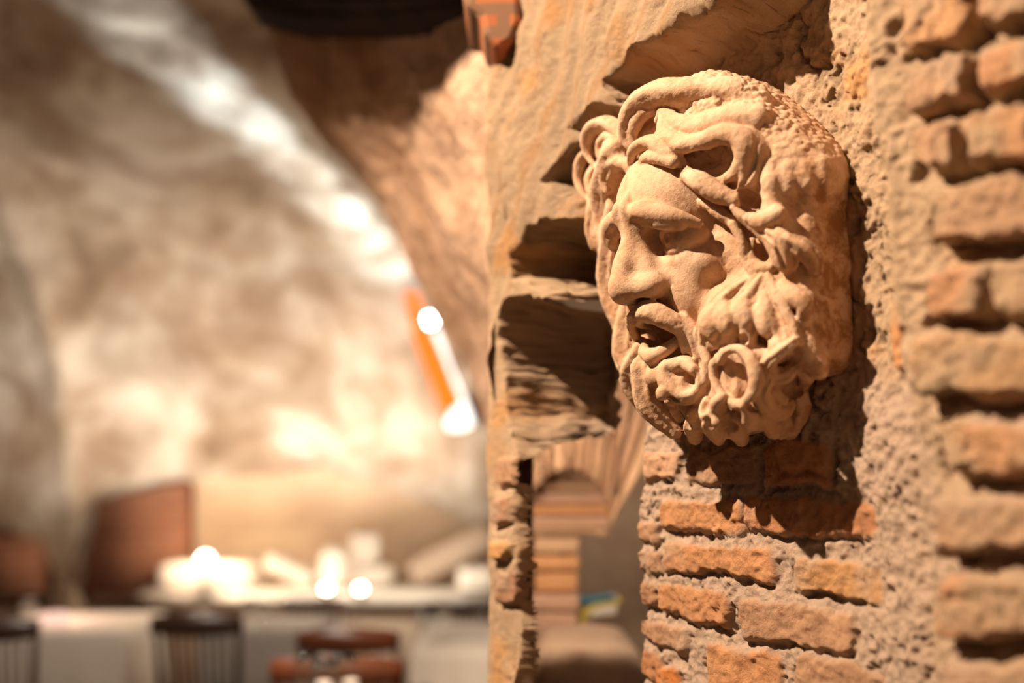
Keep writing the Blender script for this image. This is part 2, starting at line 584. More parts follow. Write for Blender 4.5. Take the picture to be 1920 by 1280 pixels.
    D([(1440, 560, 2, 14), (1452, 600, 6, 20), (1462, 635, 10, 18), (1472, 655, 8, 9)], k=.006, lab=BEARD, groove=3, gd=.003)
    D([(1458, 520, 0, 11), (1478, 590, 2, 15), (1506, 650, 4, 21), (1535, 690, 2, 19)], k=.010, lab=HAIR)
    for lx, ly, lo, lr, lh in ((1330, 608, 1, 18, 28), (1360, 596, 3, 19, 30), (1394, 588, 2, 18, 30), (1342, 642, 1, 17, 15), (1432, 600, 1, 16, 30), (1458, 650, 1, 18, 13), (1400, 632, 0, 14, 14)):
        X(lx, ly, lo, (lr, lh, 15), k=.008, rot=.2, lab=BEARD)
    X(1344, 604, 14, (5, 16, 16), k=.003, rot=.1, cut=True)
    X(1376, 596, 16, (5, 17, 18), k=.003, rot=-.1, cut=True)
    X(1414, 592, 14, (5, 20, 16), k=.003, rot=.3, cut=True)
    X(1352, 660, 0, (16, 7, 12), k=.003, cut=True)
    X(1388, 638, 0, (13, 9, 14), k=.003, rot=.5, cut=True)

    # --- the big ring curl and its neighbours
    D([(1366, 672, 4, 26), (1376, 705, 0, 32), (1384, 735, 2, 26)], k=.004, lab=BEARD, groove=3, gd=.004)
    ww = surf(1376, 704)
    R1 = [(1350, 676), (1362, 660), (1380, 654), (1400, 664), (1414, 688), (1417, 716), (1408, 742), (1388, 758), (1366, 752), (1348, 732), (1338, 706), (1338, 684), (1348, 672)]
    T([(a, b, ww + (10 + 5 * math.cos(i * .5)) * S, 8 + 4.5 * math.exp(-((i - 5) / 2.5) ** 2)) for i, (a, b) in enumerate(R1)], k=.002, lab=CURL)
    E(1375, 704, ww + 0.012, (28, 41, 20), k=.002, rot=.25, cut=True)
    D([(1352, 748, 8, 13), (1344, 766, 12, 19), (1350, 786, 10, 18), (1362, 796, 4, 8)], k=.002, lab=CURL, groove=1, gd=.003)
    D([(1326, 752, 4, 9), (1326, 775, 6, 14), (1340, 793, 6, 10)], k=.003, lab=BEARD)
    D([(1318, 655, 2, 8), (1326, 680, 4, 9), (1322, 712, 4, 8)], k=.003, lab=BEARD)
    # chin curl
    X(1272, 712, -4, (34, 30, 22), k=.006, lab=BEARD)
    D([(1262, 682, 2, 14), (1247, 696, 4, 19), (1256, 724, 6, 22), (1286, 744, 6, 19), (1308, 732, 8, 12), (1311, 706, 8, 9), (1300, 692, 8, 8)],
      k=.005, lab=BEARD, groove=2, gd=.003)
    D([(1266, 684, 4, 12), (1284, 680, 6, 13), (1300, 692, 6, 9)], k=.006, lab=BEARD)
    X(1295, 708, 2, (9, 12, 24), k=.002, cut=True)
    X(1243, 737, 4, (13, 14, 14), k=.003, lab=BEARD)
    X(1262, 748, 0, (14, 5, 12), k=.002, rot=-.5, cut=True)
    # lower row of locks
    for a in ([(1234, 720, 9, 14), (1240, 755, 13, 16), (1252, 790, 11, 16), (1272, 822, 7, 9)],
              [(1258, 752, 9, 12), (1262, 772, 13, 15), (1274, 786, 11, 10)],
              [(1298, 775, 9, 15), (1300, 800, 15, 19), (1304, 824, 11, 14)],
              [(1332, 795, 9, 15), (1342, 812, 13, 18), (1348, 828, 9, 11)],
              [(1382, 780, 9, 17), (1384, 805, 15, 19), (1392, 828, 9, 13)],
              [(1396, 760, 9, 13), (1408, 780, 17, 20), (1412, 796, 11, 13)],
              [(1425, 780, 9, 17), (1450, 800, 13, 21), (1468, 812, 7, 13)],
              [(1466, 780, 7, 18), (1488, 800, 9, 17), (1482, 818, 5, 10)],
              [(1498, 740, 7, 21), (1503, 770, 9, 19), (1493, 798, 5, 11)]):
        D(a, k=.0025, lab=BEARD, groove=2, gd=.0032)
    for a in ((1282, 795, 11, 21), (1322, 800, 10, 19), (1366, 800, 13, 19), (1318, 760, 12, 15), (1414, 760, 13, 11)):
        X(a[0], a[1], 2, (a[2], a[3], 18), k=.004, cut=True)
    # right hand curls of the beard
    D([(1488, 640, 5, 10), (1462, 660, 11, 11), (1440, 680, 15, 14), (1446, 700, 17, 17), (1472, 704, 15, 14), (1488, 690, 11, 9)], k=.002, lab=CURL, groove=3, gd=.0028)
    D([(1438, 712, 11, 12), (1426, 738, 15, 16), (1440, 766, 17, 19), (1468, 772, 15, 15), (1484, 756, 9, 9)], k=.002, lab=CURL, groove=3, gd=.0028)
    D([(1452, 724, 11, 11), (1450, 742, 15, 16), (1466, 750, 13, 11)], k=.004, lab=CURL)
    D([(1498, 690, 5, 9), (1512, 704, 9, 14), (1506, 722, 7, 9)], k=.002, lab=BEARD)
    X(1490, 735, 0, (16, 9, 16), k=.003, rot=.3, cut=True)

    # --- hair: the scalp cap
    f.ell(P(1400, 265, 0.040), (0.140, 0.095, 0.085), k=0.02, lab=HAIR)
    f.ell(P(1470, 330, 0.030), (0.090, 0.090, 0.080), k=0.02, lab=HAIR)
    D([(1455, 345, -4, 22), (1455, 395, 0, 24), (1470, 440, -2, 22)], k=.010, lab=HAIR)
    f.ell(P(1335, 205, 0.075), (0.075, 0.055, 0.055), k=0.02, lab=HAIR)
    f.ell(P(1165, 300, 0.080), (0.040, 0.055, 0.030), k=0.01, lab=HAIR)
    f.ell(P(1130, 400, 0.075), (0.028, 0.070, 0.028), k=0.01, lab=HAIR)
    # the crown slopes down to the wall side; below it the stone steps back
    qa, qb = P(1424, 140, .02)[:2], P(1566, 266, .02)[:2]
    e_ = (qb - qa) / np.linalg.norm(qb - qa)
    s_, (X_, Y_, Z_) = f.box((-1, -1, -1), (1, 1, 1), 0)
    f.cut(s_, -(((X_ - qa[0]) * -e_[1] + (Y_ - qa[1]) * e_[0]) - 0.25 * Z_ * 0 + 0 * Z_).astype(np.float32), 0.030)
    E(1604, 408, .015, (34, 48, 60), k=.012, cut=True)
    E(1520, 415, .105, (52, 52, 26), k=.010, cut=True)
    for lx, ly in ((1446, 338), (1478, 346), (1512, 344), (1542, 336)):
        D([(lx - 3, ly - 26, -4, 14), (lx, ly, -2, 15), (lx + 2, ly + 20 + lx % 7, -3, 8)], k=.009, lab=HAIR)
    # great hook over the forehead
    E(1312, 206, .122, (52, 26, 20), k=.010, lab=HAIR)
    T([(1420, 190, .075, 30), (1370, 176, .100, 34), (1325, 174, .118, 32), (1278, 174, .135, 33), (1234, 176, .146, 32), (1200, 194, .150, 28), (1180, 224, .150, 24), (1176, 258, .146, 17), (1186, 284, .140, 8)],
      k=.004, lab=CURL, groove=2, gd=.0045)
    T([(1270, 196, .126, 12), (1226, 200, .142, 15), (1198, 220, .148, 16), (1186, 250, .146, 12), (1192, 276, .140, 6)], k=.003, lab=CURL)
    T([(1245, 232, .112, 20), (1215, 255, .112, 24), (1205, 285, .108, 20)], k=.006, lab=HAIR)
    T([(1250, 215, .150, 12), (1226, 232, .152, 12), (1208, 262, .148, 9)], k=.004, cut=True)
    # second hook, further left
    T([(1172, 254, .110, 24), (1144, 234, .120, 24), (1116, 238, .124, 21), (1100, 262, .122, 16), (1101, 290, .118, 10), (1116, 314, .112, 6)],
      k=.003, lab=CURL, groove=2, gd=.0045)
    T([(1165, 268, .118, 14), (1138, 256, .124, 10), (1122, 270, .124, 7), (1121, 295, .120, 4)], k=.002, lab=CURL)
    T([(1185, 288, .108, 16), (1155, 276, .112, 16), (1130, 290, .106, 10)], k=.003, lab=HAIR)
    T([(1150, 285, .104, 26), (1140, 320, .096, 24), (1140, 370, .090, 26)], k=.008, lab=HAIR)
    # outer left strands
    T([(1110, 280, .090, 15), (1090, 300, .098, 14), (1083, 335, .100, 12), (1092, 362, .098, 9), (1106, 378, .094, 5)], k=.003, lab=CURL, groove=2, gd=.003)
    T([(1120, 310, .100, 12), (1104, 335, .106, 11), (1108, 362, .106, 9), (1120, 380, .100, 4)], k=.003, lab=HAIR)
    T([(1122, 368, .092, 18), (1110, 400, .098, 16), (1106, 435, .096, 12), (1112, 464, .090, 7)], k=.003, lab=HAIR, groove=2, gd=.003)
    T([(1136, 352, .104, 16), (1126, 385, .110, 15), (1122, 420, .110, 12), (1130, 450, .106, 10), (1142, 478, .100, 8), (1146, 505, .096, 4)], k=.003, lab=HAIR, groove=2, gd=.003)
    T([(1152, 360, .108, 13), (1144, 392, .114, 12), (1138, 425, .112, 10)], k=.004, lab=HAIR)
    # ring curl over the left temple
    T([(1190, 328, .136, 13), (1180, 310, .140, 15), (1158, 304, .143, 14), (1138, 312, .141, 12), (1131, 335, .136, 10), (1138, 358, .130, 8)], k=.002, lab=CURL, groove=1, gd=.001)
    E(1157, 336, .132, (15, 17, 14), k=.003, cut=True)
    # small curls on the hairline
    T([(1290, 316, .134, 9), (1256, 290, .152, 20), (1222, 268, .160, 19), (1194, 276, .160, 14), (1183, 300, .156, 9), (1186, 326, .148, 8)], k=.002, lab=CURL, groove=2, gd=.003)
    T([(1262, 304, .156, 12), (1232, 294, .162, 13), (1209, 298, .160, 11), (1204, 318, .154, 9)], k=.002, lab=CURL)
    E(1193, 302, .168, (4, 11, 10), k=.002, cut=True)
    # great roll in the middle
    T([(1420, 225, .098, 28), (1360, 226, .122, 26), (1305, 238, .134, 22), (1264, 228, .142, 17), (1244, 212, .142, 11), (1234, 226, .140, 8)], k=.004, lab=CURL)
    T([(1244, 220, .146, 10), (1248, 250, .150, 16), (1278, 270, .150, 19), (1318, 264, .146, 18), (1355, 252, .138, 20), (1390, 262, .126, 23), (1400, 295, .118, 22), (1380, 324, .116, 15), (1352, 338, .120, 9)],
      k=.004, lab=CURL, groove=1, gd=.0015)
    T([(1400, 250, .108, 22), (1415, 290, .108, 26), (1408, 325, .108, 22), (1392, 346, .112, 10)], k=.005, lab=CURL, groove=3, gd=.004)
    E(1322, 300, .130, (38, 18, 30), k=.004, rot=-.2, cut=True)
    # lock below it, along the forehead
    T([(1290, 328, .140, 15), (1312, 340, .140, 21), (1342, 360, .130, 20), (1378, 374, .116, 16)], k=.009, groove=1, gd=.002, lab=CURL)
    D([(1318, 380, 8, 10), (1345, 396, 12, 14), (1370, 415, 12, 14), (1392, 446, 8, 9)], k=.003, lab=HAIR, groove=2, gd=.003)
    D([(1372, 420, 6, 8), (1390, 450, 8, 9), (1400, 490, 6, 9), (1412, 515, 2, 6)], k=.003, lab=HAIR)
    X(1408, 375, -4, (30, 17, 26), k=.004, rot=-.45, cut=True)
    # strands in front of the ear
    D([(1374, 390, 14, 6), (1394, 408, 18, 12), (1424, 428, 18, 16), (1448, 456, 18, 17), (1462, 490, 14, 15), (1472, 506, 8, 9)], k=.003, lab=CURL, groove=2, gd=.003)
    D([(1456, 404, 4, 18), (1430, 414, 10, 16), (1404, 408, 10, 8)], k=.006, lab=HAIR)
    D([(1410, 452, 8, 7), (1408, 478, 12, 11), (1420, 502, 12, 13), (1446, 502, 8, 9)], k=.002, lab=CURL)
    X(1428, 474, 0, (10, 15, 18), k=.003, rot=.4, cut=True)
    # knot of hair behind the ear
    D([(1446, 438, 8, 13), (1466, 452, 14, 19), (1480, 480, 12, 19), (1482, 502, 4, 10)], k=.002, lab=CURL, groove=3, gd=.0045)
    D([(1474, 450, 6, 14), (1502, 464, 12, 19), (1524, 486, 10, 17), (1530, 510, 4, 10)], k=.003, lab=CURL, groove=3, gd=.004)
    D([(1440, 520, 0, 8), (1462, 560, 4, 10), (1482, 600, 4, 9), (1498, 640, 2, 7)], k=.003, lab=HAIR)
    D([(1470, 535, 4, 12), (1490, 556, 12, 19), (1508, 572, 12, 16), (1506, 600, 2, 12)], k=.003, lab=CURL, groove=1, gd=.002)
    # mirrored hair on the far side, seen only from a step aside
    for a, r in (([(-.10, .16, .13), (-.16, .12, .11), (-.19, .05, .08)], [.03, .026, .02]),
                 ([(-.15, .06, .10), (-.19, -.02, .08), (-.18, -.09, .06)], [.024, .022, .018]),
                 ([(-.13, -.06, .08), (-.15, -.13, .08), (-.12, -.19, .07)], [.022, .024, .016]),
                 ([(-.07, -.14, .11), (-.11, -.18, .10), (-.10, -.24, .06)], [.02, .022, .014]),
                 ([(-.05, -.17, .13), (-.05, -.22, .12), (-.03, -.26, .09)], [.02, .02, .012])):
        f.tube(a, r, k=.004, lab=HAIR if a[0][1] > -.1 else BEARD, groove=3, gd=.004)
    # flat back
    s, (X, Y, Z) = f.box((-1, -1, -1), (1, 1, 1), 0)
    f.cut(s, (Z + 0.004 + 0 * X + 0 * Y).astype(np.float32), 0.002)
    return f


LABELS = {1: 'face', 2: 'eye', 3: 'hair', 4: 'beard', 5: 'moustache', 6: 'curl'}


def mask_objects(h, mat):
    f = build_mask(h)
    V, Q, lab = f.mesh()
    del f
    V = relax(V, Q, 1, 0.4)
    N = vnormals(V, Q)
    # chisel marks on the scalp, weathering everywhere
    px = V
    cap = sstep(.075, .12, V[:, 1]) * (lab == 3) * sstep(-.02, .04, V[:, 0])
    d1, d2 = worley(V * np.array([88, 105, 88]) + 0.35 * vnoise(V * 60)[:, None], 5)
    hi = (lab == 3) & (V[:, 0] > .05)
    V = V + N * ((cap * 0.0050 * (0.45 - d1))[:, None] + ((0.0022 * fbm(V * 42, 4, 3) + 0.0009 * fbm(V * 150, 2, 13)) * np.where(np.isin(lab, (1, 2)), .35, .85) + 0.0011 * hi * fbm(V * 110, 3, 9))[:, None])
    N2 = vnormals(V, Q)
    W = O + V[:, 0:1] * UX + V[:, 1:2] * VX + V[:, 2:3] * WX
    NW = N2[:, 0:1] * UX + N2[:, 1:2] * VX + N2[:, 2:3] * WX
    root = empty('stone_mask', O)
    tag(root, 'carved sandstone bearded head with open mouth and curly hair hanging on the brick wall', 'sculpture')
    # keep the body one piece of stone, cut into the parts it shows
    ql = lab[Q]
    fl = np.where((ql == ql[:, :1]).all(1), ql[:, 0], np.sort(ql, 1)[:, 1])
    fl[fl == 0] = 3
    for k, nm in LABELS.items():
        sel = Q[fl == k]
        if not len(sel):
            continue
        if nm in ('eye', 'curl'):
            comp = components(sel, len(W))
            ids, cnts = np.unique(comp, return_counts=True)
            ids = ids[cnts > 150]
            rest = sel[~np.isin(comp, ids)]
            for i in ids:
                part(nm if nm == 'eye' else 'hair_curl', W, sel[comp == i], NW, mat, root)
            if len(rest):
                fl[np.flatnonzero(fl == k)[~np.isin(comp, ids)]] = 3 if nm == 'curl' else 1
    for k in (1, 3, 4, 5):
        part(LABELS[k], W, Q[fl == k], NW, mat, root)
    return root


def components(Q, n):
    """connected piece of each quad"""
    m = np.arange(n)
    while True:
        q = m[Q].min(1)
        new = m.copy()
        for k in range(4):
            np.minimum.at(new, Q[:, k], q)
        new = new[new]
        if (new == m).all():
            break
        m = new
    return m[Q[:, 0]]


def part(nm, W, Q, NW, mat, root):
    used, inv = np.unique(Q.ravel(), return_inverse=True)
    o = mesh_np(nm, W[used], inv.reshape(Q.shape), mat, None, loc=O)
    o.data.normals_split_custom_set_from_vertices([tuple(x) for x in NW[used]])
    o.location = (0, 0, 0)
    o.parent = root
    return o


def mat_stone():
    m, nt, b = mat_new('carved_sandstone')
    tc = nt.nodes.new('ShaderNodeTexCoord').outputs['Object']
    big = noise(nt, 9, 5, .6, tc)
    c = ramp(nt, big, [(0.30, (0.50, 0.30, 0.165)), (0.5, (0.58, 0.375, 0.235)), (0.72, (0.66, 0.455, 0.305))])
    # rusty stains
    st = ramp(nt, noise(nt, 26, 6, .7, tc, .6), [(0.51, 0.0), (0.66, 1.0)])
    c = mix(nt, mix(nt, 0.5, (0, 0, 0), st), c, (0.36, 0.16, 0.055))
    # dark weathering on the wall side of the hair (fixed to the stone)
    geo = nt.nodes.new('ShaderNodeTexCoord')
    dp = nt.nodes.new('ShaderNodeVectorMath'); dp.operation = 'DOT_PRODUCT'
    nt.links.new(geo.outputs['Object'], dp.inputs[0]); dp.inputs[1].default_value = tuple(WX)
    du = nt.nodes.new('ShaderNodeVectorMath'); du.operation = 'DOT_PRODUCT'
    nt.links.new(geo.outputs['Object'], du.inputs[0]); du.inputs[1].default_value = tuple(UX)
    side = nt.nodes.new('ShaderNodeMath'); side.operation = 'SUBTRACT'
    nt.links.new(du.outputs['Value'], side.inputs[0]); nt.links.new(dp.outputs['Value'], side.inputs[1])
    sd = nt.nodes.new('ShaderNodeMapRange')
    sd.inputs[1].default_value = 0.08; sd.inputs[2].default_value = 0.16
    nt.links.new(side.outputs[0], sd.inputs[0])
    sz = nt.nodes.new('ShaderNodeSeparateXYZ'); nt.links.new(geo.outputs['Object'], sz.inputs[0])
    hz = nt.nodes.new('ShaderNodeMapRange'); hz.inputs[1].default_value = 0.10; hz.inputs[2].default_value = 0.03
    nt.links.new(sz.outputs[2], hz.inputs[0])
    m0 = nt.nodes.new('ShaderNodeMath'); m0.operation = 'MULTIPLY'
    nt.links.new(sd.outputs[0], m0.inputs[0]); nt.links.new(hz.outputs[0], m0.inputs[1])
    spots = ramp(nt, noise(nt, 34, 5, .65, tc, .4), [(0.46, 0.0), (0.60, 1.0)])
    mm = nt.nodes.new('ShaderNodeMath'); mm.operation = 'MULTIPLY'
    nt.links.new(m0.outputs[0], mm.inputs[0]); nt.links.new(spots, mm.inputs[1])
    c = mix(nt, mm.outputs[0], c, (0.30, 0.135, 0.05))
    fine = noise(nt, 420, 3, .6, tc)
    c = mix(nt, 0.35, c, mix(nt, fine, (0.35, 0.35, 0.35), (0.65, 0.65, 0.65)), 'OVERLAY')
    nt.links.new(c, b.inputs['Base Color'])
    b.inputs['Roughness'].default_value = 0.85
    b.inputs['Specular IOR Level'].default_value = 0.25
    hgt = mix(nt, 0.5, noise(nt, 520, 4, .65, tc), noise(nt, 120, 3, .6, tc))
    bump(nt, b, hgt, 0.8, 0.0022)
    return m

# ------------------------------------------------------------------ rough masonry wall behind and around the mask
def uvq(pts, w_):
    return np.array([P(a, b, w_)[:2] for a, b in pts])


def poly_sd(U, V, q):
    """signed distance (negative inside) to a convex polygon"""
    q = np.asarray(q, float)
    area = 0.5 * sum(q[i, 0] * q[(i + 1) % len(q), 1] - q[(i + 1) % len(q), 0] * q[i, 1] for i in range(len(q)))
    if area < 0:
        q = q[::-1]
    d = None
    acc = 0
    for i in range(len(q)):
        a, b = q[i], q[(i + 1) % len(q)]
        e = b - a
        L = np.hypot(*e)
        di = ((U - a[0]) * e[1] - (V - a[1]) * e[0]) / L
        d = di if d is None else np.maximum(d, di)
        acc = acc + np.exp(np.clip(di / 0.004, -40, 40))
    return 0.004 * np.log(acc)


def interp_poly(x, pts):
    p = np.array(sorted(pts))
    return np.interp(x, p[:, 0], p[:, 1])


def masonry_wall():
    h = 0.0020
    us = np.arange(-0.505, 0.78, h)
    vs = np.arange(-0.86, 0.80, h)
    U, V = np.meshgrid(us, vs, indexing='ij')
    shp = U.shape
    U, V = U.ravel(), V.ravel()
    p3 = np.stack([U, V, 0 * U], 1)
    n_lo = fbm(p3 * 7, 3, 21); n_mid = fbm(p3 * 26, 4, 31); n_hi = fbm(p3 * 110, 3, 41)
    wob = np.stack([fbm(p3 * 22, 3, 51), fbm(p3 * 22, 3, 61)], 1) * 0.010
    wobf = np.stack([fbm(p3 * 90, 2, 52), fbm(p3 * 90, 2, 62)], 1) * 0.0035
    Uw, Vw = U + wob[:, 0] + wobf[:, 0], V + wob[:, 1] + wobf[:, 1]

    # arch plate standing proud of the mask wall
    D0 = 0.12
    pix = ((925, 1290), (925, 900), (932, 640), (936, 590), (946, 562), (1032, 560), (1030, 545), (962, 520), (960, 470), (985, 420), (1085, 412), (1075, 380),
           (1008, 340), (1068, 262), (1140, 262), (1062, 232), (1128, 192), (1160, 185), (1128, 150), (1215, 74), (1300, 22))
    inner = [tuple(P(a, b, D0)[:2]) for a, b in pix[2:]] + [(0.155, 0.345), (0.150, 1.2)]
    pier_r = P(968, 1000, D0)[0]
    inner = [(pier_r, -1.5), (pier_r, P(985, 862, D0)[1])] + [tuple(P(a, b, D0)[:2]) for a, b in ((966, 838), (944, 770))] + inner + [(-1.5, 1.2), (-1.5, -1.5)]
    sd_arch = np.full(len(U), 9.0); inside = np.zeros(len(U), bool)
    for k in range(len(inner)):
        a, b = np.array(inner[k]), np.array(inner[(k + 1) % len(inner)])
        e = b - a
        t = np.clip(((Uw - a[0]) * e[0] + (Vw - a[1]) * e[1]) / (e @ e), 0, 1)
        sd_arch = np.minimum(sd_arch, np.hypot(Uw - a[0] - t * e[0], Vw - a[1] - t * e[1]))
        c_ = (a[1] > Vw) != (b[1] > Vw)
        inside ^= c_ & (Uw < (b[0] - a[0]) * (Vw - a[1]) / (b[1] - a[1] + 1e-12) + a[0])
    sd_arch = np.where(inside, -sd_arch, sd_arch)
    plate = 1 - sstep(-0.004, 0.020, sd_arch)

    # right hand pier
    e_r = interp_poly(V, [(-.9, .335), (-.55, .345), (-.3, .335), (-.2, .325), (0.0, .315), (.1, .300), (.3, .300), (.8, .29)]) + 0.022 * n_lo
    pr = sstep(0.0, 0.075, U - e_r)
    W_ = 0.0 + 0.016 * n_lo + 0.035 * sstep(0.20, 0.34, U)
    W_ = W_ + pr * 0.105
    # recess left of the mask wall
    left = interp_poly(V, [(-.9, -.235), (-.5, -.228), (-.2, -.215), (-.1, -.22), (0.1, -.24), (.8, -.24)])
    rec = 1 - sstep(-0.012, 0.012, Uw - left)
    W_ = W_ * (1 - rec) + rec * (-0.09 + 0.09 * fbm(p3 * 13, 3, 71) + 0.03 * n_mid)
    W_ = W_ * (1 - plate) + plate * (D0 + 0.020 * n_lo + 0.07 * sstep(0.3, 0.7, V) * 0)
    # soft diagonal ribs in the plaster of the arch plate
    rib = np.sin((U * 0.80 + V * -0.45) * 95 + 3.5 * n_lo)
    W_ = W_ + plate * 0.0035 * rib * sstep(-.1, .1, V)

    plaster = np.array([0.62, 0.43, 0.27]); mortar = np.array([0.60, 0.43, 0.31])
    C = plaster[None] * (1 + 0.16 * n_lo[:, None] + 0.10 * n_mid[:, None])
    tint = sstep(0.1, 0.6, fbm(p3 * 11, 3, 81))[:, None]
    C = C * (1 - tint) + tint * np.array([0.66, 0.36, 0.16]) * (1 + 0.1 * n_mid[:, None])
    gran = sstep(0.0, 0.10, -0.13 - V + 0.05 * n_lo) * (1 - plate)
    C = C * (1 - gran[:, None]) + gran[:, None] * mortar * (1 + 0.12 * n_hi[:, None])
    # crumbly relief of the mortar and the plaster
    pits = sstep(0.10, 0.45, fbm(p3 * 95 + 2 * n_mid[:, None], 3, 95)) * sstep(-.2, .3, fbm(p3 * 14, 3, 91))
    rough = 1 - 0.75 * plate
    W_ = W_ + rough * (0.0060 * n_mid + 0.0042 * n_hi + 0.0070 * (0.35 - np.abs(fbm(p3 * 48, 4, 141)) * 1.6) - 0.0060 * pits)
    ridge = 1 - np.abs(fbm(p3 * 17 + 0.3 * n_mid[:, None], 4, 101)) * 7
    cracks = np.clip(ridge, 0, 1) * sstep(0.0, 0.4, fbm(p3 * 4.3, 2, 111))
    W_ = W_ - 0.009 * cracks * rough * (1 - 0.5 * gran)
    C = C * (1 - 0.35 * cracks * rough)[:, None]

    # ochre and dark streaks that follow the ribs of the arch plate
    st_ = plate * sstep(0.15, 0.9, np.sin((U * 0.80 + V * -0.45) * 95 + 3.5 * n_lo + 1.2) * 0.7 + 0.5 * fbm(p3 * np.array([9, 30, 1]), 3, 131)) * sstep(-.1, .1, V)
    C = C * (1 - 0.6 * st_[:, None]) + 0.6 * st_[:, None] * np.array([0.50, 0.26, 0.11])
    C = C * (1 - 0.30 * (pits * rough))[:, None]
    # single bricks: corners in the photograph, plane they lie in, how proud, colour
    B = []
    def brick(x0, y0, x1, y1, w_=0.0, pr_=0.012, dy=0, dy2=None, col=None):
        dy2 = dy if dy2 is None else dy2
        B.append((uvq([(x0, y0), (x1, y0 + dy), (x1, y1 + dy2), (x0, y1)], w_), pr_ * (0.5 if w_ < .01 else 1.0), col))
    o1, o2, o3, br = (0.62, 0.29, 0.14), (0.67, 0.33, 0.155), (0.58, 0.33, 0.19), (0.50, 0.27, 0.155)
    for a in ((1206, 850, 1276, 905, .0, .016, -6, -4, (0.68, .40, .24)), (1288, 838, 1424, 902, .0, .010, 0, 0, br), (1430, 832, 1560, 908, .0, .010, 0, 4, o1),
              (1246, 936, 1398, 994, .0, .016, 2, 2, o2), (1404, 930, 1648, 998, .0, .016, 6, 10, o1), (1198, 975, 1240, 1014, .0, .012, 0, 0, o3),
              (1195, 1028, 1246, 1070, .0, .012, 0, 2, o3), (1252, 1014, 1452, 1066, .0, .015, 14, 26, o2), (1484, 1044, 1664, 1108, .0, .018, 16, 24, (0.70, .37, .16)),
              (1195, 1088, 1228, 1138, .0, .012, 0, 4, br), (1232, 1090, 1372, 1142, .0, .015, 26, 42, o2), (1388, 1118, 1602, 1196, .0, .014, 34, 34, o3),
              (1195, 1160, 1292, 1194, .0, .012, 22, 38, o3), (1328, 1208, 1464, 1300, .0, .015, 18, 20, o2), (1492, 1228, 1668, 1320, .0, .013, 20, 24, o3),
              (1195, 1216, 1244, 1262, .0, .010, 14, 24, o1), (1238, 1244, 1274, 1300, .0, .012, 14, 14, (0.72, .26, .07)),
              (1195, 1285, 1300, 1330, .0, .012, 20, 20, o1), (1340, 1320, 1560, 1390, .0, .012, 30, 30, o2),
              (1555, 350, 1602, 440, .0, .004, 6, 0, br), (1556, 452, 1604, 560, .0, .006, 0, -8, o1), (1560, 580, 1606, 690, .0, .004, 0, 0, br),
              (1462, 826, 1560, 880, .0, .008, 0, 0, o1),
              # right pier
              (1716, -40, 1832, 96, .125, .022, -20, -8, (0.66, .34, .16)), (1846, -60, 1960, 70, .125, .020, -16, -20, o3),
              (1730, 128, 1852, 214, .125, .024, -22, -22, o3), (1866, 104, 1980, 186, .125, .022, -14, -20, o1),
              (1742, 240, 1826, 330, .125, .020, -10, -10, o3), (1838, 226, 1980, 322, .125, .022, -20, -10, o2),
              (1782, 356, 1990, 470, .125, .024, -18, -24, o3), (1772, 512, 1868, 606, .125, .020, -10, -4, o1), (1880, 500, 1990, 596, .125, .020, -14, -14, o2),
              (1742, 640, 1990, 742, .125, .024, -14, -4, (0.60, .34, .17)), (1796, 790, 1990, 884, .125, .020, -4, 0, o2),
              (1786, 930, 1990, 1040, .125, .022, -4, -10, o3), (1792, 1084, 1990, 1196, .125, .024, -8, -14, o1), (1800, 1236, 1990, 1340, .125, .022, -8, -10, o3),
              (1694, 570, 1740, 700, .080, .016, 10, 10, (0.74, .33, .12)), (1650, 30, 1690, 80, .05, .008, 8, 8, (0.74, .33, .12)), (1652, 110, 1690, 178, .05, .008, 6, 0, o2),
              # far pier
              (926, 1015, 962, 1050, .12, .010, 0, 0, (0.66, .36, .15)), (928, 930, 966, 985, .12, .010, 0, 0, br), (930, 860, 975, 910, .12, .010, 0, 0, o3), (930, 1075, 970, 1130, .12, .008, 0, 0, br)):
        brick(*a[:8], col=a[8])
    for i, (q, pr_, col) in enumerate(B):
        c = q.mean(0)
        m = (np.abs(U - c[0]) < 0.20) & (np.abs(V - c[1]) < 0.12)
        idx = np.flatnonzero(m)
        sd = poly_sd(Uw[idx], Vw[idx], q)
        f_ = 1 - sstep(-0.006, 0.003, sd)
        # joint hollow round the brick
        W_[idx] -= (0.012 if c[0] > .3 else 0.0045) * np.exp(-((sd - 0.004) / (0.007 if c[0] > .3 else 0.005)) ** 2) * (V[idx] < c[1] + .01)
        face = 0.003 * fbm(p3[idx] * 60 + i, 3, 201 + i) + 0.0016 * n_hi[idx]
        tilt = random.Random(i).uniform(-.05, .05)
        base = W_[idx] * 0.35 + 0.65 * np.median(W_[idx][sd < 0]) if (sd < 0).any() else W_[idx]
        W_[idx] = W_[idx] * (1 - f_) + f_ * (base + pr_ + face + tilt * (U[idx] - c[0]))
        dusty = sstep(0.1, 0.5, fbm(p3[idx] * 18, 3, 301 + i))[:, None] * 0.55
        bc = np.array(col)[None] * (1 + 0.22 * fbm(p3[idx] * 35, 3, 401 + i)[:, None])
        bc = bc * (1 - dusty) + dusty * mortar * 0.95
        C[idx] = C[idx] * (1 - f_[:, None]) + f_[:, None] * bc
    # pale mortar veil on the pier bricks
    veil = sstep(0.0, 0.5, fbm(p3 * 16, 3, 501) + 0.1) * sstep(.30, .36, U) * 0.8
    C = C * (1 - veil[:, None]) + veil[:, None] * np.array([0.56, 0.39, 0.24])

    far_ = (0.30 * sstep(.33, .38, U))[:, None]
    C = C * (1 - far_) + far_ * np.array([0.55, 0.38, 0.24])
    X = O + U[:, None] * UX + V[:, None] * VX + W_[:, None] * WX
    nu, nv = shp
    ii, jj = np.meshgrid(np.arange(nu - 1), np.arange(nv - 1), indexing='ij')
    a = (ii * nv + jj).ravel()
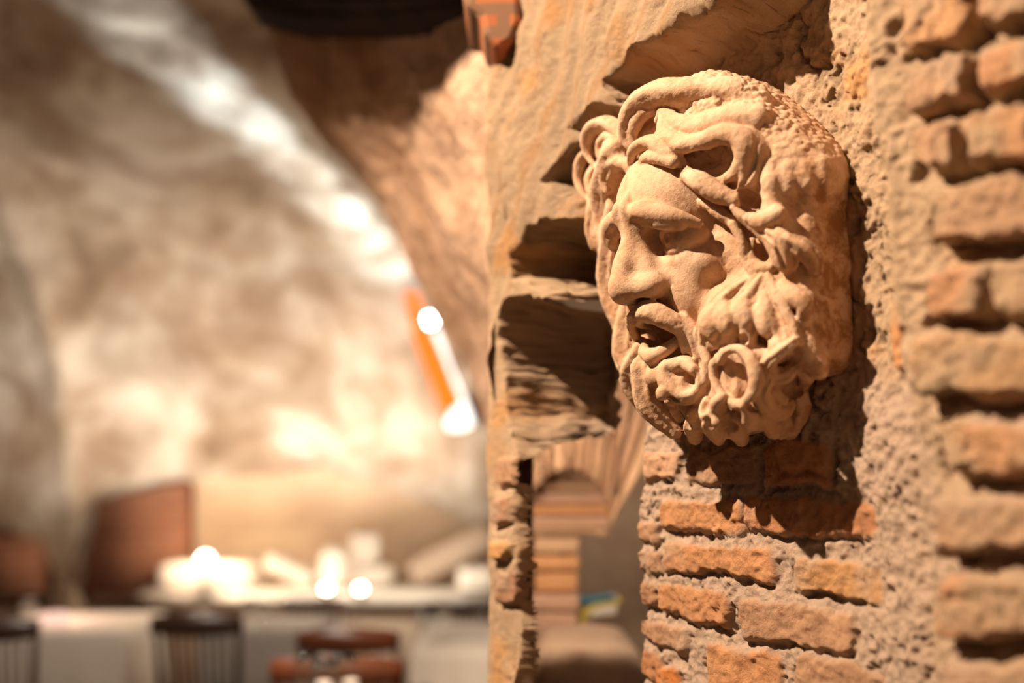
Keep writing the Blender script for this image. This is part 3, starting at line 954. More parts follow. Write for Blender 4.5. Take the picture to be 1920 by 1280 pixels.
    Q = np.stack([a, a + nv, a + nv + 1, a + 1], 1)[:, ::-1]
    # the way through, between the far pier and the mask wall
    # give the steep faces relief of their own
    X2 = W_.reshape(shp)
    gu, gv = np.gradient(X2, h)
    steep = np.clip(np.hypot(gu, gv).ravel() - 1.0, 0, 2) / 2
    q3 = np.stack([U, V, W_], 1)
    du = steep * (0.014 * fbm(q3 * 16, 4, 601) + 0.004 * fbm(q3 * 70, 2, 611))
    dv = steep * (0.016 * fbm(q3 * 16, 4, 621) + 0.004 * fbm(q3 * 70, 2, 631))
    X = X + du[:, None] * UX + dv[:, None] * VX
    line = interp_poly(U, [tuple(P(a_, b_, -.10)[:2]) for a_, b_ in ((1205, 590), (1120, 640), (1060, 690), (1000, 750), (940, 800))])
    hole = (Uw > pier_r + 0.003) & (Uw < left - 0.004) & (Vw < line + 0.02 * n_lo)
    keep = ~hole[Q].any(1)
    Q = Q[keep]
    m, nt, b = mat_new('old_masonry')
    at_ = node(nt, 'ShaderNodeVertexColor', layer_name='tint')
    fine = noise(nt, 300, 5, .65)
    c = mix(nt, 0.45, at_.outputs[0], mix(nt, fine, (0.30, 0.30, 0.30), (0.70, 0.70, 0.70)), 'OVERLAY')
    c = mix(nt, ramp(nt, noise(nt, 60, 5, .7, None, .5), [(0.60, 0.0), (0.75, 0.6)]), c, (0.42, 0.20, 0.08))
    nt.links.new(c, b.inputs['Base Color'])
    b.inputs['Roughness'].default_value = 0.95
    b.inputs['Specular IOR Level'].default_value = 0.1
    bump(nt, b, mix(nt, 0.5, noise(nt, 520, 6, .75), noise(nt, 210, 5, .75)), 1.0, 0.0055)
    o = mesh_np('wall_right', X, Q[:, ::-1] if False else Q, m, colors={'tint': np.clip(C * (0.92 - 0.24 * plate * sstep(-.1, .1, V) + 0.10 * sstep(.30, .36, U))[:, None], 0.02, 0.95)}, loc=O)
    tag(o, kind='structure')
    # body of the wall behind the face, closing its edges
    return o


masonry_wall()
mask_objects(0.0016, mat_stone())


# ------------------------------------------------------------------ the vaulted room behind
def surf_grid(name, F, nu, nv, mat, disp=0.0, freq=3.0, seed=0, flip=False, kind='structure', colors=None):
    """a surface from F(s, t) with s, t in 0..1, roughened along its normals"""
    s, t = np.meshgrid(np.linspace(0, 1, nu), np.linspace(0, 1, nv), indexing='ij')
    X = F(s.ravel(), t.ravel())
    i, j = np.meshgrid(np.arange(nu - 1), np.arange(nv - 1), indexing='ij')
    a = (i * nv + j).ravel()
    Q = np.stack([a, a + nv, a + nv + 1, a + 1], 1)
    if flip:
        Q = Q[:, ::-1]
    if disp:
        N = vnormals(X, Q)
        X = X + N * (disp * fbm(X * freq, 5, seed))[:, None]
    o = mesh_np(name, X, Q, mat, colors=None)
    if kind:
        tag(o, kind=kind)
    return o


def mat_plaster(name, stops, scale=1.3, detail=8, rough=0.62, patch=None, pscale=1.0, bumpd=0.02):
    m, nt, b = mat_new(name)
    c = ramp(nt, noise(nt, scale, detail, rough, None, 0.3), stops)
    if patch:
        f1 = ramp(nt, noise(nt, pscale, 9, .68, None, .8), [(0.46, 0.0), (0.64, 0.85)])
        c = mix(nt, f1, c, patch)
    nt.links.new(c, b.inputs['Base Color'])
    b.inputs['Roughness'].default_value = 0.9
    b.inputs['Specular IOR Level'].default_value = 0.15
    bump(nt, b, noise(nt, scale * 8, 6, .65), 0.8, bumpd)
    return m


def mat_brick(name, c1, c2, mortar, bw=0.26, bh=0.065, rot=0.0, axis='XZ'):
    m, nt, b = mat_new(name)
    tc = nt.nodes.new('ShaderNodeTexCoord')
    sx = nt.nodes.new('ShaderNodeSeparateXYZ'); cx = nt.nodes.new('ShaderNodeCombineXYZ')
    nt.links.new(tc.outputs['Object'], sx.inputs[0])
    nt.links.new(sx.outputs[axis[0]], cx.inputs[0]); nt.links.new(sx.outputs[axis[1]], cx.inputs[1])
    wn = nt.nodes.new('ShaderNodeTexNoise'); wn.inputs['Scale'].default_value = 6
    nt.links.new(tc.outputs['Object'], wn.inputs['Vector'])
    va = nt.nodes.new('ShaderNodeVectorMath'); va.operation = 'MULTIPLY_ADD'
    nt.links.new(wn.outputs['Color'], va.inputs[0]); va.inputs[1].default_value = (.03, .03, 0)
    nt.links.new(cx.outputs[0], va.inputs[2])
    br = nt.nodes.new('ShaderNodeTexBrick')
    nt.links.new(va.outputs[0], br.inputs['Vector'])
    br.inputs['Color1'].default_value = (*c1, 1); br.inputs['Color2'].default_value = (*c2, 1); br.inputs['Mortar'].default_value = (*mortar, 1)
    br.inputs['Scale'].default_value = 1.0; br.inputs['Mortar Size'].default_value = 0.012
    br.inputs['Brick Width'].default_value = bw; br.inputs['Row Height'].default_value = bh
    c = mix(nt, 0.5, br.outputs['Color'], mix(nt, noise(nt, 3, 6, .6), (.25, .25, .25), (.75, .75, .75)), 'OVERLAY')
    nt.links.new(c, b.inputs['Base Color'])
    b.inputs['Roughness'].default_value = 0.9
    b.inputs['Specular IOR Level'].default_value = 0.15
    bump(nt, b, br.outputs['Fac'], -0.8, 0.02)
    return m


def curve_px(pts):
    """smooth 3-D curve through pixels with depths"""
    c = catmull([at(a, b, y) for a, b, y in pts], 12)
    L = np.r_[0, np.cumsum(np.linalg.norm(np.diff(c, axis=0), axis=1))]
    return c, L / L[-1]


def loft(A, B, mid=None, bulge=0.0):
    ca, la = curve_px(A); cb, lb = curve_px(B)
    def F(s, t):
        a = np.stack([np.interp(s, la, ca[:, k]) for k in range(3)], 1)
        b = np.stack([np.interp(s, lb, cb[:, k]) for k in range(3)], 1)
        return a * (1 - t[:, None]) + b * t[:, None] + (np.array(bulge)[None] * (np.sin(t * math.pi))[:, None] if np.ndim(bulge) else 0)
    return F


VAULT = mat_plaster('vault_plaster', [(0.32, (0.17, 0.115, 0.075)), (0.44, (0.36, 0.27, 0.19)), (0.56, (0.53, 0.46, 0.37)), (0.75, (0.64, 0.57, 0.48))],
                    scale=1.5, patch=(0.20, 0.125, 0.075), pscale=1.1)
SOFFIT = mat_plaster('soffit_plaster', [(0.30, (0.40, 0.22, 0.12)), (0.50, (0.56, 0.37, 0.25)), (0.75, (0.62, 0.42, 0.29))], scale=2.2, patch=(0.34, 0.17, 0.08), pscale=1.2)

# great barrel vault: springs from the far wall and rises over the tables
sp_px = [at(a, b, 7.1) for a, b in ((-200, 900), (-60, 950), (40, 1005), (95, 1060), (122, 1112), (138, 1112), (160, 1040), (205, 955), (330, 905), (440, 893), (600, 880), (760, 925), (840, 962), (925, 1020), (1050, 1080))]
spx = np.array([q[0] for q in sp_px]); spz = np.array([q[2] for q in sp_px])


def F_vault(s, t):
    x = -4.6 + 6.4 * s
    z0 = np.interp(x, spx, spz)
    a = t * math.radians(118)
    y = 3.3 + 3.8 * np.cos(a)
    z = z0 + (3.85 - z0) * np.sin(np.clip(a, 0, math.pi)) ** 0.9
    return np.stack([x, y, z], 1)


surf_grid('ceiling', F_vault, 420, 240, VAULT, disp=0.055, freq=1.8, seed=5)
back = mat_brick('far_brick', (0.66, 0.45, 0.27), (0.55, 0.36, 0.22), (0.60, 0.47, 0.35))
surf_grid('wall_back', lambda s, t: np.stack([-4.8 + 7.0 * s, 7.22 + 0 * s, 2.6 * t], 1), 60, 40, back, disp=0.05, freq=2, seed=8, flip=True)
red = mat_brick('red_brick', (0.34, 0.13, 0.07), (0.26, 0.10, 0.055), (0.30, 0.17, 0.11))
q = [at(150, 1112, 7.0), at(345, 1112, 7.0), at(345, 905, 7.0), at(185, 938, 7.0)]
V_ = [list(p + np.array([0, dy, 0])) for dy in (0, 0.25) for p in q]
o = mesh_np('wall_alcove', V_, [[0, 1, 2, 3], [4, 7, 6, 5], [0, 4, 5, 1], [1, 5, 6, 2], [2, 6, 7, 3], [3, 7, 4, 0]], red, smooth=False); tag(o, kind='structure')
q = [at(-60, 1112, 6.9), at(70, 1112, 6.9), at(60, 1010, 6.9), at(-60, 1000, 6.9)]
V_ = [list(p + np.array([0, dy, 0])) for dy in (0, 0.25) for p in q]
o = mesh_np('wall_niche', V_, [[0, 1, 2, 3], [4, 7, 6, 5], [0, 4, 5, 1], [1, 5, 6, 2], [2, 6, 7, 3], [3, 7, 4, 0]], red, smooth=False); tag(o, kind='structure')

# floor, side walls of the room
tile = mat_plaster('stone_floor', [(0.35, (0.22, 0.15, 0.10)), (0.6, (0.34, 0.25, 0.17))], scale=4)
surf_grid('floor', lambda s, t: np.stack([-5.5 + 9.5 * s, -1.5 + 9.5 * t, 0 * s], 1), 40, 40, tile, disp=0.012, freq=2, seed=3, flip=False)
surf_grid('wall_left', lambda s, t: np.stack([-4.55 + 0 * s, -1.5 + 9 * s, 4.2 * t], 1), 50, 30, VAULT, disp=0.06, freq=2, seed=4)

# slim foot of the groin on the left
rfoot = at(129, 1112, 7.02)
V_ = [(rfoot[0] + sx * .075, rfoot[1] + dy, z) for z in (0.0, rfoot[2] + .05) for sx, dy in ((-1, 0), (1, 0), (1, .25), (-1, .25))]
o = mesh_np('trim_1', V_, [[0, 1, 5, 4], [1, 2, 6, 5], [2, 3, 7, 6], [3, 0, 4, 7], [0, 3, 2, 1], [4, 5, 6, 7]], VAULT, smooth=False); tag(o, kind='structure')

# soffit of the near arch, from the edge of the mask wall back to the great vault
near = [(933, 1300, 1.80), (930, 1000, 1.80), (930, 760, 1.80), (934, 620, 1.79), (945, 450, 1.77), (960, 250, 1.75), (975, 60, 1.73), (985, -160, 1.72)]
far = [(938, 1300, 3.3), (936, 1050, 3.3), (922, 850, 3.25), (880, 700, 3.2), (790, 540, 3.15), (690, 350, 3.1), (560, 200, 3.05), (455, -60, 3.0)]
surf_grid('wall_soffit', loft(near, far, bulge=(0.05, 0, 0.05)), 260, 110, SOFFIT, disp=0.035, freq=5, seed=24, flip=True)

# near-black slab and a broken brick end at the top
lint = mat_brick('lintel_brick', (0.42, 0.15, 0.06), (0.34, 0.11, 0.045), (0.22, 0.12, 0.07), bw=0.12, bh=0.045)
dark = mat_plaster('near_black_plaster', [(0.4, (0.018, 0.009, 0.006)), (0.7, (0.05, 0.022, 0.012))], scale=3)


def slab(name, pts, y0, y1, mat, kind='structure', disp=0.0):
    """a prism: outline in the plane at depth y0, thickness back to y1, parallel sides"""
    a = [at(p[0], p[1], p[2] if len(p) > 2 else y0) for p in pts]
    n = len(a)
    V = np.array([list(p) for p in a] + [list(p + np.array([0, y1 - y0, 0])) for p in a])
    me = bpy.data.meshes.new(name)
    f = [list(range(n)), list(range(2 * n - 1, n - 1, -1))] + [[i, i + n, (i + 1) % n + n, (i + 1) % n] for i in range(n)]
    me.from_pydata([tuple(v) for v in V], [], f)
    me.materials.append(mat)
    o = bpy.data.objects.new(name, me); COL.objects.link(o)
    md = o.modifiers.new('b', 'BEVEL'); md.width = 0.012; md.segments = 2
    if kind: tag(o, kind=kind)
    return o


slab('trim_2', [(862, -40), (872, 8), (900, 30), (908, 62), (935, 92), (962, 78), (978, 40), (975, -40)], 1.715, 1.96, lint)
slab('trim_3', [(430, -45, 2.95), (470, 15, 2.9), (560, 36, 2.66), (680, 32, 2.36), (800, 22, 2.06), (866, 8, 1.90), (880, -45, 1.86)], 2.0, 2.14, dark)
# unseen block added overhead to shade the top of the soffit
PA, PB = np.array([-1.25, 3.10, 3.17]), np.array([-.62, 1.41, 2.93])
tk = np.array([.18, .06, 0])
V_ = [PA, PB, PB + tk, PA + tk] + [p + np.array([0, 0, .7]) for p in (PA, PB, PB + tk, PA + tk)]
o = mesh_np('shade_block', V_, [[0, 1, 2, 3], [4, 7, 6, 5], [0, 4, 5, 1], [1, 5, 6, 2], [2, 6, 7, 3], [3, 7, 4, 0]], lint, smooth=False); tag(o, kind='structure')

# ------------------------------------------------------------------ the passage seen under the arch
pmat = mat_plaster('passage_plaster', [(0.35, (0.40, 0.27, 0.18)), (0.65, (0.56, 0.42, 0.31))], scale=3)
surf_grid('wall_passage', lambda s, t: np.stack([0.025 + 1.6 * s, 3.55 + 0 * s, 0.2 + 3.2 * t], 1), 60, 60, pmat, disp=0.03, freq=4, seed=31, flip=True)
surf_grid('wall_partition', lambda s, t: np.stack([0.045 - 0.02 * s, 1.9 + 1.62 * s, 3.4 * t], 1), 60, 60, pmat, disp=0.02, freq=4, seed=33, flip=True)
bmat = [simple('old_brick_%s' % n, c, .9, .25, 14, bumpd=.004, spec=.15) for n, c in (('sand', (.60, .39, .25)), ('orange', (.66, .35, .17)), ('brown', (.50, .31, .20)), ('pink', (.62, .40, .29)))]
rnd = random.Random(4)


def block(name, quad, y0, depth, mat, bev=0.010, parent=None, seed=0):
    """a rough brick: four corners in pixels at depth y0"""
    a = np.array([at(x, y, y0) for x, y in quad])
    b = a + np.array([0, depth, 0])
    me = bpy.data.meshes.new(name)
    org = a.mean(0)
    me.from_pydata([tuple(v - org) for v in np.vstack([a, b])], [], [[0, 1, 2, 3], [7, 6, 5, 4], [0, 4, 5, 1], [1, 5, 6, 2], [2, 6, 7, 3], [3, 7, 4, 0]])
    me.materials.append(mat)
    import bmesh
    bm = bmesh.new(); bm.from_mesh(me)
    bmesh.ops.recalc_face_normals(bm, faces=bm.faces)
    bmesh.ops.bevel(bm, geom=bm.edges[:], offset=bev, segments=2, affect='EDGES', profile=.6)
    bmesh.ops.subdivide_edges(bm, edges=[e for e in bm.edges if e.calc_length() > 0.03], cuts=3, use_grid_fill=True)
    co = np.array([v.co for v in bm.verts])
    d = fbm(co * 28 + seed, 3, seed) * bev * 0.5
    for v, k in zip(bm.verts, d):
        v.co += v.normal * float(k)
    for f in bm.faces: f.smooth = True
    bm.to_mesh(me); bm.free()
    o = bpy.data.objects.new(name, me)
    o.location = org
    COL.objects.link(o)
    if parent:
        o.location = org - np.array(parent.location)
        o.parent = parent
    return o


# ring of long bricks over the passage
ring = empty('brick_arch', at(1080, 960, 2.62))
tag(ring, 'fan of long bricks forming a small arch behind the pier under the stone head', 'brick arch')
inn = catmull([(978, 1010), (990, 945), (1020, 898), (1068, 878), (1112, 895), (1142, 935), (1150, 985)], 10)
out = catmull([(955, 960), (972, 860), (1012, 790), (1075, 720), (1140, 665), (1200, 640), (1262, 800)], 10)
k = 15
for i in range(k):
    a0, a1 = int(i * 60 / k), int((i + 1) * 60 / k)
    g = 0.08
    p = lambda c, t: c[int(round(t))]
    qd = [inn[a0] * (1 - g) + inn[a1] * g, inn[a1] * (1 - g) + inn[a0] * g, out[a1] * (1 - g) + out[a0] * g, out[a0] * (1 - g) + out[a1] * g]
    block('arch_brick', [tuple(x) for x in qd], 2.62 - rnd.uniform(0, .02), 0.15, bmat[rnd.choice([0, 0, 2, 3])], 0.012, ring, i)
# jamb of stacked bricks and the niche above it
jamb = empty('brick_jamb', at(1042, 1192, 2.70))
tag(jamb, 'low stack of worn bricks carrying the small arch, lit from above', 'brick pillar')
y = 1190
for i, hgt in enumerate((44, 36, 40, 32, 34, 16)):
    x0, x1 = (998 + rnd.uniform(-4, 6), 1084 + rnd.uniform(-3, 3)) if i < 5 else (985, 1140)
    block('brick', [(x0, y), (x1, y), (x1, y - hgt + 4), (x0, y - hgt + 4)], 2.70, 0.30, bmat[(3, 3, 1, 1, 0, 0)[i]], 0.010, jamb, 40 + i)
    y -= hgt
nic = empty('brick_niche', at(1070, 990, 2.78))
tag(nic, 'shallow recess of stepped bricks under the small arch', 'niche')
y = 988
for i, (hgt, x0, x1) in enumerate(((22, 985, 1150), (22, 990, 1150), (22, 996, 1146), (20, 1004, 1140), (20, 1020, 1128))):
    block('brick', [(x0, y), (x1, y), (x1, y - hgt + 3), (x0, y - hgt + 3)], 2.80 + 0.03 * i, 0.25, bmat[(3, 1, 3, 2, 2)[i]], 0.008, nic, 60 + i)
    y -= hgt
# stone ledge at the foot of the passage
ledge = simple('worn_stone', (.47, .33, .24), .85, .25, 8, bumpd=.006, spec=.2)


def rock(name, c, r, mat, seed, amp=0.25, sub=4, rz=0.0, label=None, cat=None, group=None, p=4.0):
    """a worn block of stone: rounded box with broken relief"""
    import bmesh
    me = bpy.data.meshes.new(name)
    bm = bmesh.new(); bmesh.ops.create_cube(bm, size=2)
    bmesh.ops.subdivide_edges(bm, edges=bm.edges[:], cuts=2 ** sub - 1, use_grid_fill=True)
    co = np.array([v.co for v in bm.verts])
    n = (np.abs(co) ** p).sum(1) ** (1 / p)
    co = co / n[:, None]
    co = co * (1 + amp * fbm(co * 1.6 + seed, 4, seed))[:, None]
    co = co * np.array(r)
    for v, x in zip(bm.verts, co): v.co = x
    for f in bm.faces: f.smooth = True
    bm.to_mesh(me); bm.free()
    me.materials.append(mat)
    o = bpy.data.objects.new(name, me); o.location = c; o.rotation_euler = (0, 0, rz)
    COL.objects.link(o)
    if label: tag(o, label, cat, group)
    return o


c = at(1102, 1262, 2.45)
rock('stone_ledge', (c[0], c[1], c[2] - 0.12), (0.145, 0.32, 0.20), ledge, 3, amp=.12, label='worn stone ledge at the foot of the passage behind the pier', cat='ledge')

# ------------------------------------------------------------------ furniture and things of the vaulted room
import bmesh
WOODD = simple('dark_wood', (.045, .022, .014), .35, .3, 12)
WOODR = simple('red_brown_wood', (.12, .036, .014), .32, .3, 12)
CLOTH = simple('white_linen', (.62, .56, .48), .9, .06, 6, bumpd=.003)
GREYC = simple('grey_linen', (.36, .32, .28), .9, .08, 6, bumpd=.003)
WHITE = simple('pale_marble', (.74, .66, .56), .6, .12, 5, bumpd=.004)
STONE2 = simple('beige_stone', (.55, .42, .31), .8, .2, 5, bumpd=.006)
GLASS, _nt, _b = mat_new('clear_glass')
_b.inputs['Base Color'].default_value = (.95, .97, .97, 1); _b.inputs['Roughness'].default_value = .03
_b.inputs['Transmission Weight'].default_value = 1.0; _b.inputs['IOR'].default_value = 1.45
METAL = simple('dark_metal', (.08, .07, .06), .4, .2, 20, metallic=.8)


def finish(name, bm, mat, parent=None, smooth=True, loc=None):
    me = bpy.data.meshes.new(name)
    bmesh.ops.recalc_face_normals(bm, faces=bm.faces)
    for f in bm.faces: f.smooth = smooth
    bm.to_mesh(me); bm.free()
    me.materials.append(mat)
    o = bpy.data.objects.new(name, me); COL.objects.link(o)
    if loc is not None: o.location = [float(x) for x in loc]
    if parent: o.parent = parent
    return o


def bar(bm, a, b, r0, r1=None, n=10, flat=1.0):
    r1 = r0 if r1 is None else r1
    a, b = Vector(a), Vector(b)
    z = (b - a).normalized()
    x = z.orthogonal().normalized() if abs(z.y) > .9 else z.cross(Vector((0, 1, 0))).normalized()
    y = z.cross(x)
    rings = []
    for c, r in ((a, r0), (a * .5 + b * .5, (r0 + r1) * .54), (b, r1)):
        rings.append([bm.verts.new(c + x * r * math.cos(t) + y * r * flat * math.sin(t)) for t in [2 * math.pi * i / n for i in range(n)]])
    for k in range(2):
        for i in range(n):
            bm.faces.new([rings[k][i], rings[k][(i + 1) % n], rings[k + 1][(i + 1) % n], rings[k + 1][i]])
    bm.faces.new(rings[0][::-1]); bm.faces.new(rings[2])


def boxm(bm, lo, hi, bev=0.004):
    g = bmesh.ops.create_cube(bm, size=1)
    for v in g['verts']:
        v.co = Vector([lo[k] + (v.co[k] + .5) * (hi[k] - lo[k]) for k in range(3)])
    if bev:
        es = list({e for v in g['verts'] for e in v.link_edges})
        bmesh.ops.bevel(bm, geom=es, offset=bev, segments=2, affect='EDGES')


def lathe(name, prof, mat, parent=None, loc=None, n=28):
    bm = bmesh.new()
    rings = [[bm.verts.new((r * math.cos(2 * math.pi * i / n), r * math.sin(2 * math.pi * i / n), z)) for i in range(n)] for r, z in prof]
    for a, b in zip(rings, rings[1:]):
        for i in range(n):
            bm.faces.new([a[i], a[(i + 1) % n], b[(i + 1) % n], b[i]])
    bm.faces.new(rings[0][::-1]); bm.faces.new(rings[-1])
    return finish(name, bm, mat, parent, loc=loc)


def copy_tree(o, loc, rz, label=None):
    c = o.copy(); COL.objects.link(c)
    c.location = [float(x) for x in loc]; c.rotation_euler = (0, 0, rz)
    if label: c['label'] = label
    for ch in list(o.children):
        d = ch.copy(); COL.objects.link(d); d.parent = c
        for g in ch.children:
            e = g.copy(); COL.objects.link(e); e.parent = d
    return c


def make_chair(wood, loc, rz, label, nsp=7, top=0.92, wdt=0.40, group='wooden dining chairs'):
    """the backrest stands at -Y of the seat"""
    r = empty('dining_chair', loc, rz); tag(r, label, 'chair', group)
    h = wdt / 2
    bm = bmesh.new()
    g = bmesh.ops.create_cube(bm, size=1)
    for v in g['verts']:
        v.co = Vector((v.co.x * wdt * (1.05 if v.co.y > 0 else .92), v.co.y * .40, .445 + v.co.z * .03))
    bmesh.ops.bevel(bm, geom=bm.edges[:], offset=.012, segments=3, affect='EDGES')
    finish('seat', bm, wood, r)
    for sx in (-1, 1):
        bm = bmesh.new(); bar(bm, (sx * h * .9, .17, .44), (sx * h * .98, .19, 0), .019, .013); finish('leg', bm, wood, r)
        bm = bmesh.new(); bar(bm, (sx * h * .84, -.17, .44), (sx * h * .92, -.23, 0), .019, .013); finish('leg', bm, wood, r)
        bm = bmesh.new(); bar(bm, (sx * h * .84, -.18, .44), (sx * h * .95, -.27, top - .06), .018, .014); finish('back_post', bm, wood, r)
    bm = bmesh.new()
    n = 12; vs = []
    for i in range(n + 1):
        t = i / n * 2 - 1
        x = t * h * 1.04; y = -.275 - .035 * (1 - t * t); zt = top - .02 * t * t; zb = top - .105 + .012 * t * t
        vs.append([bm.verts.new((x, y + dy, z)) for dy, z in ((-.011, zb), (-.011, zt), (.011, zt), (.011, zb))])
    for a, b in zip(vs, vs[1:]):
        for k in range(4): bm.faces.new([a[k], a[(k + 1) % 4], b[(k + 1) % 4], b[k]])
    bm.faces.new(vs[0]); bm.faces.new(vs[-1][::-1])
    bmesh.ops.bevel(bm, geom=[e for e in bm.edges if abs(e.verts[0].co.z - e.verts[1].co.z) < .01], offset=.004, segments=2, affect='EDGES')
    finish('top_rail', bm, wood, r)
    for i in range(nsp):
        t = (i + 1) / (nsp + 1) * 2 - 1
        bm = bmesh.new(); bar(bm, (t * h * .80, -.185, .455), (t * h * .88, -.275 - .035 * (1 - t * t), top - .09), .007, .006, 8)
        finish('spindle', bm, wood, r)
    bm = bmesh.new(); bar(bm, (-h * .93, -.02, .20), (h * .93, -.02, .20), .010); finish('stretcher', bm, wood, r)
    return r


def ground(px, Y):
    """point of the floor under a pixel column at depth Y"""
    return np.array([(px - 960) / FPX * Y * 1.0, Y, 0.012])


def make_table(px, Y, wx, wy, rz, lab_t, lab_c, mat, drop=0.30, h=0.75):
    g = ground(px, Y)
    r = empty('dining_table', g, rz); tag(r, lab_t, 'table', 'tables under long cloths')
    bm = bmesh.new(); boxm(bm, (-wx / 2, -wy / 2, h - .035), (wx / 2, wy / 2, h - .008)); finish('table_top', bm, WOODD, r)
    for sx in (-1, 1):
        for sy in (-1, 1):
            bm = bmesh.new(); bar(bm, (sx * (wx / 2 - .06), sy * (wy / 2 - .06), h - .03), (sx * (wx / 2 - .06), sy * (wy / 2 - .06), 0), .024, .018)
            finish('leg', bm, WOODD, r)
    # cloth: flat top, rippling skirt
    n = 96; rings = []
    V, Q = [], []
    per = []
    for k in range(n):
        t = k / n * 4; s = int(t); f = t - s
        a, b = [((-1, -1), (1, -1)), ((1, -1), (1, 1)), ((1, 1), (-1, 1)), ((-1, 1), (-1, -1))][s]
        per.append(((a[0] * (1 - f) + b[0] * f), (a[1] * (1 - f) + b[1] * f)))
    rows = [(0.0, 0), (0.5, 0), (0.97, 0), (1.0, 0.004), (1.012, .03), (1.02, .10), (1.03, .20), (1.04, drop)]
    for s, d in rows:
        for k, (x, y) in enumerate(per):
            rip = 1 + (d / drop) * .022 * math.sin(k * 1.1) + (d / drop) * .03 * math.sin(k * .37 + 1)
            V.append((x * (wx / 2 + .006) * s * rip, y * (wy / 2 + .006) * s * rip, h + .002 - d + (d > .1) * .015 * math.sin(k * .5)))
    for i in range(len(rows) - 1):
        for k in range(n):
            Q.append([i * n + k, i * n + (k + 1) % n, (i + 1) * n + (k + 1) % n, (i + 1) * n + k])
    c = mesh_np('tablecloth', V, Q, mat); c.location = [float(q) for q in g]; c.rotation_euler = (0, 0, rz)
    tag(c, lab_c, 'tablecloth', 'pale tablecloths')
    md = c.modifiers.new('s', 'SOLIDIFY'); md.thickness = .002
    return r


make_table(160, 5.45, .74, .70, .05, 'square table under a grey-white cloth at the left', 'grey-white cloth hanging from the leftmost table', CLOTH, .75)
make_table(520, 5.40, .56, .50, 0, 'small table between the black spindle chair and the brown chairs', 'grey cloth on the small table behind the black spindle chair', GREYC, .45)
make_table(892, 5.03, .52, .80, 0, 'table beside the far pier under a pale cloth', 'pale cloth hanging from the table beside the far pier', CLOTH, .55)
make_table(640, 3.04, .85, .50, 0, 'near table below the stemmed glasses', 'white cloth on the near table under the stemmed glasses', CLOTH, .40)

c1 = make_chair(WOODD, ground(388, 4.62) + np.array([0, .25, 0]), 0, 'black wooden chair with a fan of thin spindles seen from behind', 8, .93, .40)
make_chair(WOODR, ground(664, 4.28) + np.array([0, .25, 0]), 0, 'red-brown wooden chair, the farther of the two behind the stemmed glasses', 6, .92, .41)
make_chair(WOODR, ground(645, 3.62) + np.array([0, .25, 0]), 0, 'red-brown wooden chair, the nearer of the two behind the stemmed glasses', 6, .93, .45)
copy_tree(c1, ground(-6, 4.48) + np.array([0, .25, 0]), .15, 'black spindle chair cut by the left edge of the photograph')
for px_, Y_, rz_, lb in ((208, 6.08, math.pi, 'low dark chair between the leftmost table and the stone bench'),
                         (582, 6.02, math.pi, 'low dark chair in front of the middle of the stone bench'),
                         (848, 5.88, math.pi, 'low dark chair in front of the right end of the stone bench'),
                         (20, 6.20, math.pi, 'low dark chair behind the leftmost table by the dark red niche')):
    copy_tree(c1, ground(px_, Y_), rz_, lb).scale = (1, 1, .83)

# stone bench along the far wall
bench = empty('stone_bench', (0, 0, 0)); p0, p1 = at(258, 1110, 6.55), at(935, 1110, 6.55)
bench.location = ((p0[0] + p1[0]) / 2, 6.8, 0.012)
tag(bench, 'long pale stone bench along the far wall carrying broken stones', 'bench')
L = (p1[0] - p0[0]) / 2; H = p0[2] - .012
bm = bmesh.new(); boxm(bm, (-L, -.30, H - .085), (L, .32, H), .012); finish('bench_slab', bm, WHITE, bench)
bm = bmesh.new(); boxm(bm, (-L + .05, -.18, 0), (L - .05, .30, H - .085), .01); finish('bench_base', bm, STONE2, bench)
HB = p0[2]


def bpt(px, w_, dz=0.0, Y=6.75):
    return np.array([(px - 960) / FPX * Y, Y, HB + dz])


def fragment(px, dy, size, mat, label, seed, ry=0.0, name='stone_fragment', cat='stone', amp=.10, Y=6.75, p=6):
    o = rock(name, (0, 0, 0), size, mat, seed, amp=amp, label=label, cat=cat, group='carved fragments on the stone bench', p=p)
    cx, cz = math.cos(ry), math.sin(ry)
    half = abs(size[0] * cz) + abs(size[2] * cx)
    o.rotation_euler = (0, ry, 0)
    c = bpt(px, 0, half * .98 + dy, Y)
    o.location = [float(q) for q in c]
    return o


fragment(405, .006, (.32, .14, .085), WHITE, 'long low white block on the bench beneath the round lamp glow', 11)
fragment(553, .002, (.17, .09, .055), WHITE, 'white stone bar leaning down to the right beside the long low block', 12, .42)
fragment(630, .002, (.085, .085, .135), WHITE, 'upright rounded white stone in the middle of the bench', 13, .1, p=3, Y=6.66)
fragment(690, 0.142, (.105, .09, .105), WHITE, 'square white block raised above the other fragments', 14, 0, Y=6.93)
fragment(692, .006, (.20, .11, .065), WHITE, 'flat white slab carrying the square block', 15, 0, Y=6.93)
fragment(850, .008, (.31, .10, .085), STONE2, 'large beige slab propped up towards the far pier', 16, -.46, Y=6.86)
fragment(897, .002, (.13, .12, .075), WHITE, 'short white block at the right end of the bench', 17, -.05, Y=6.60)

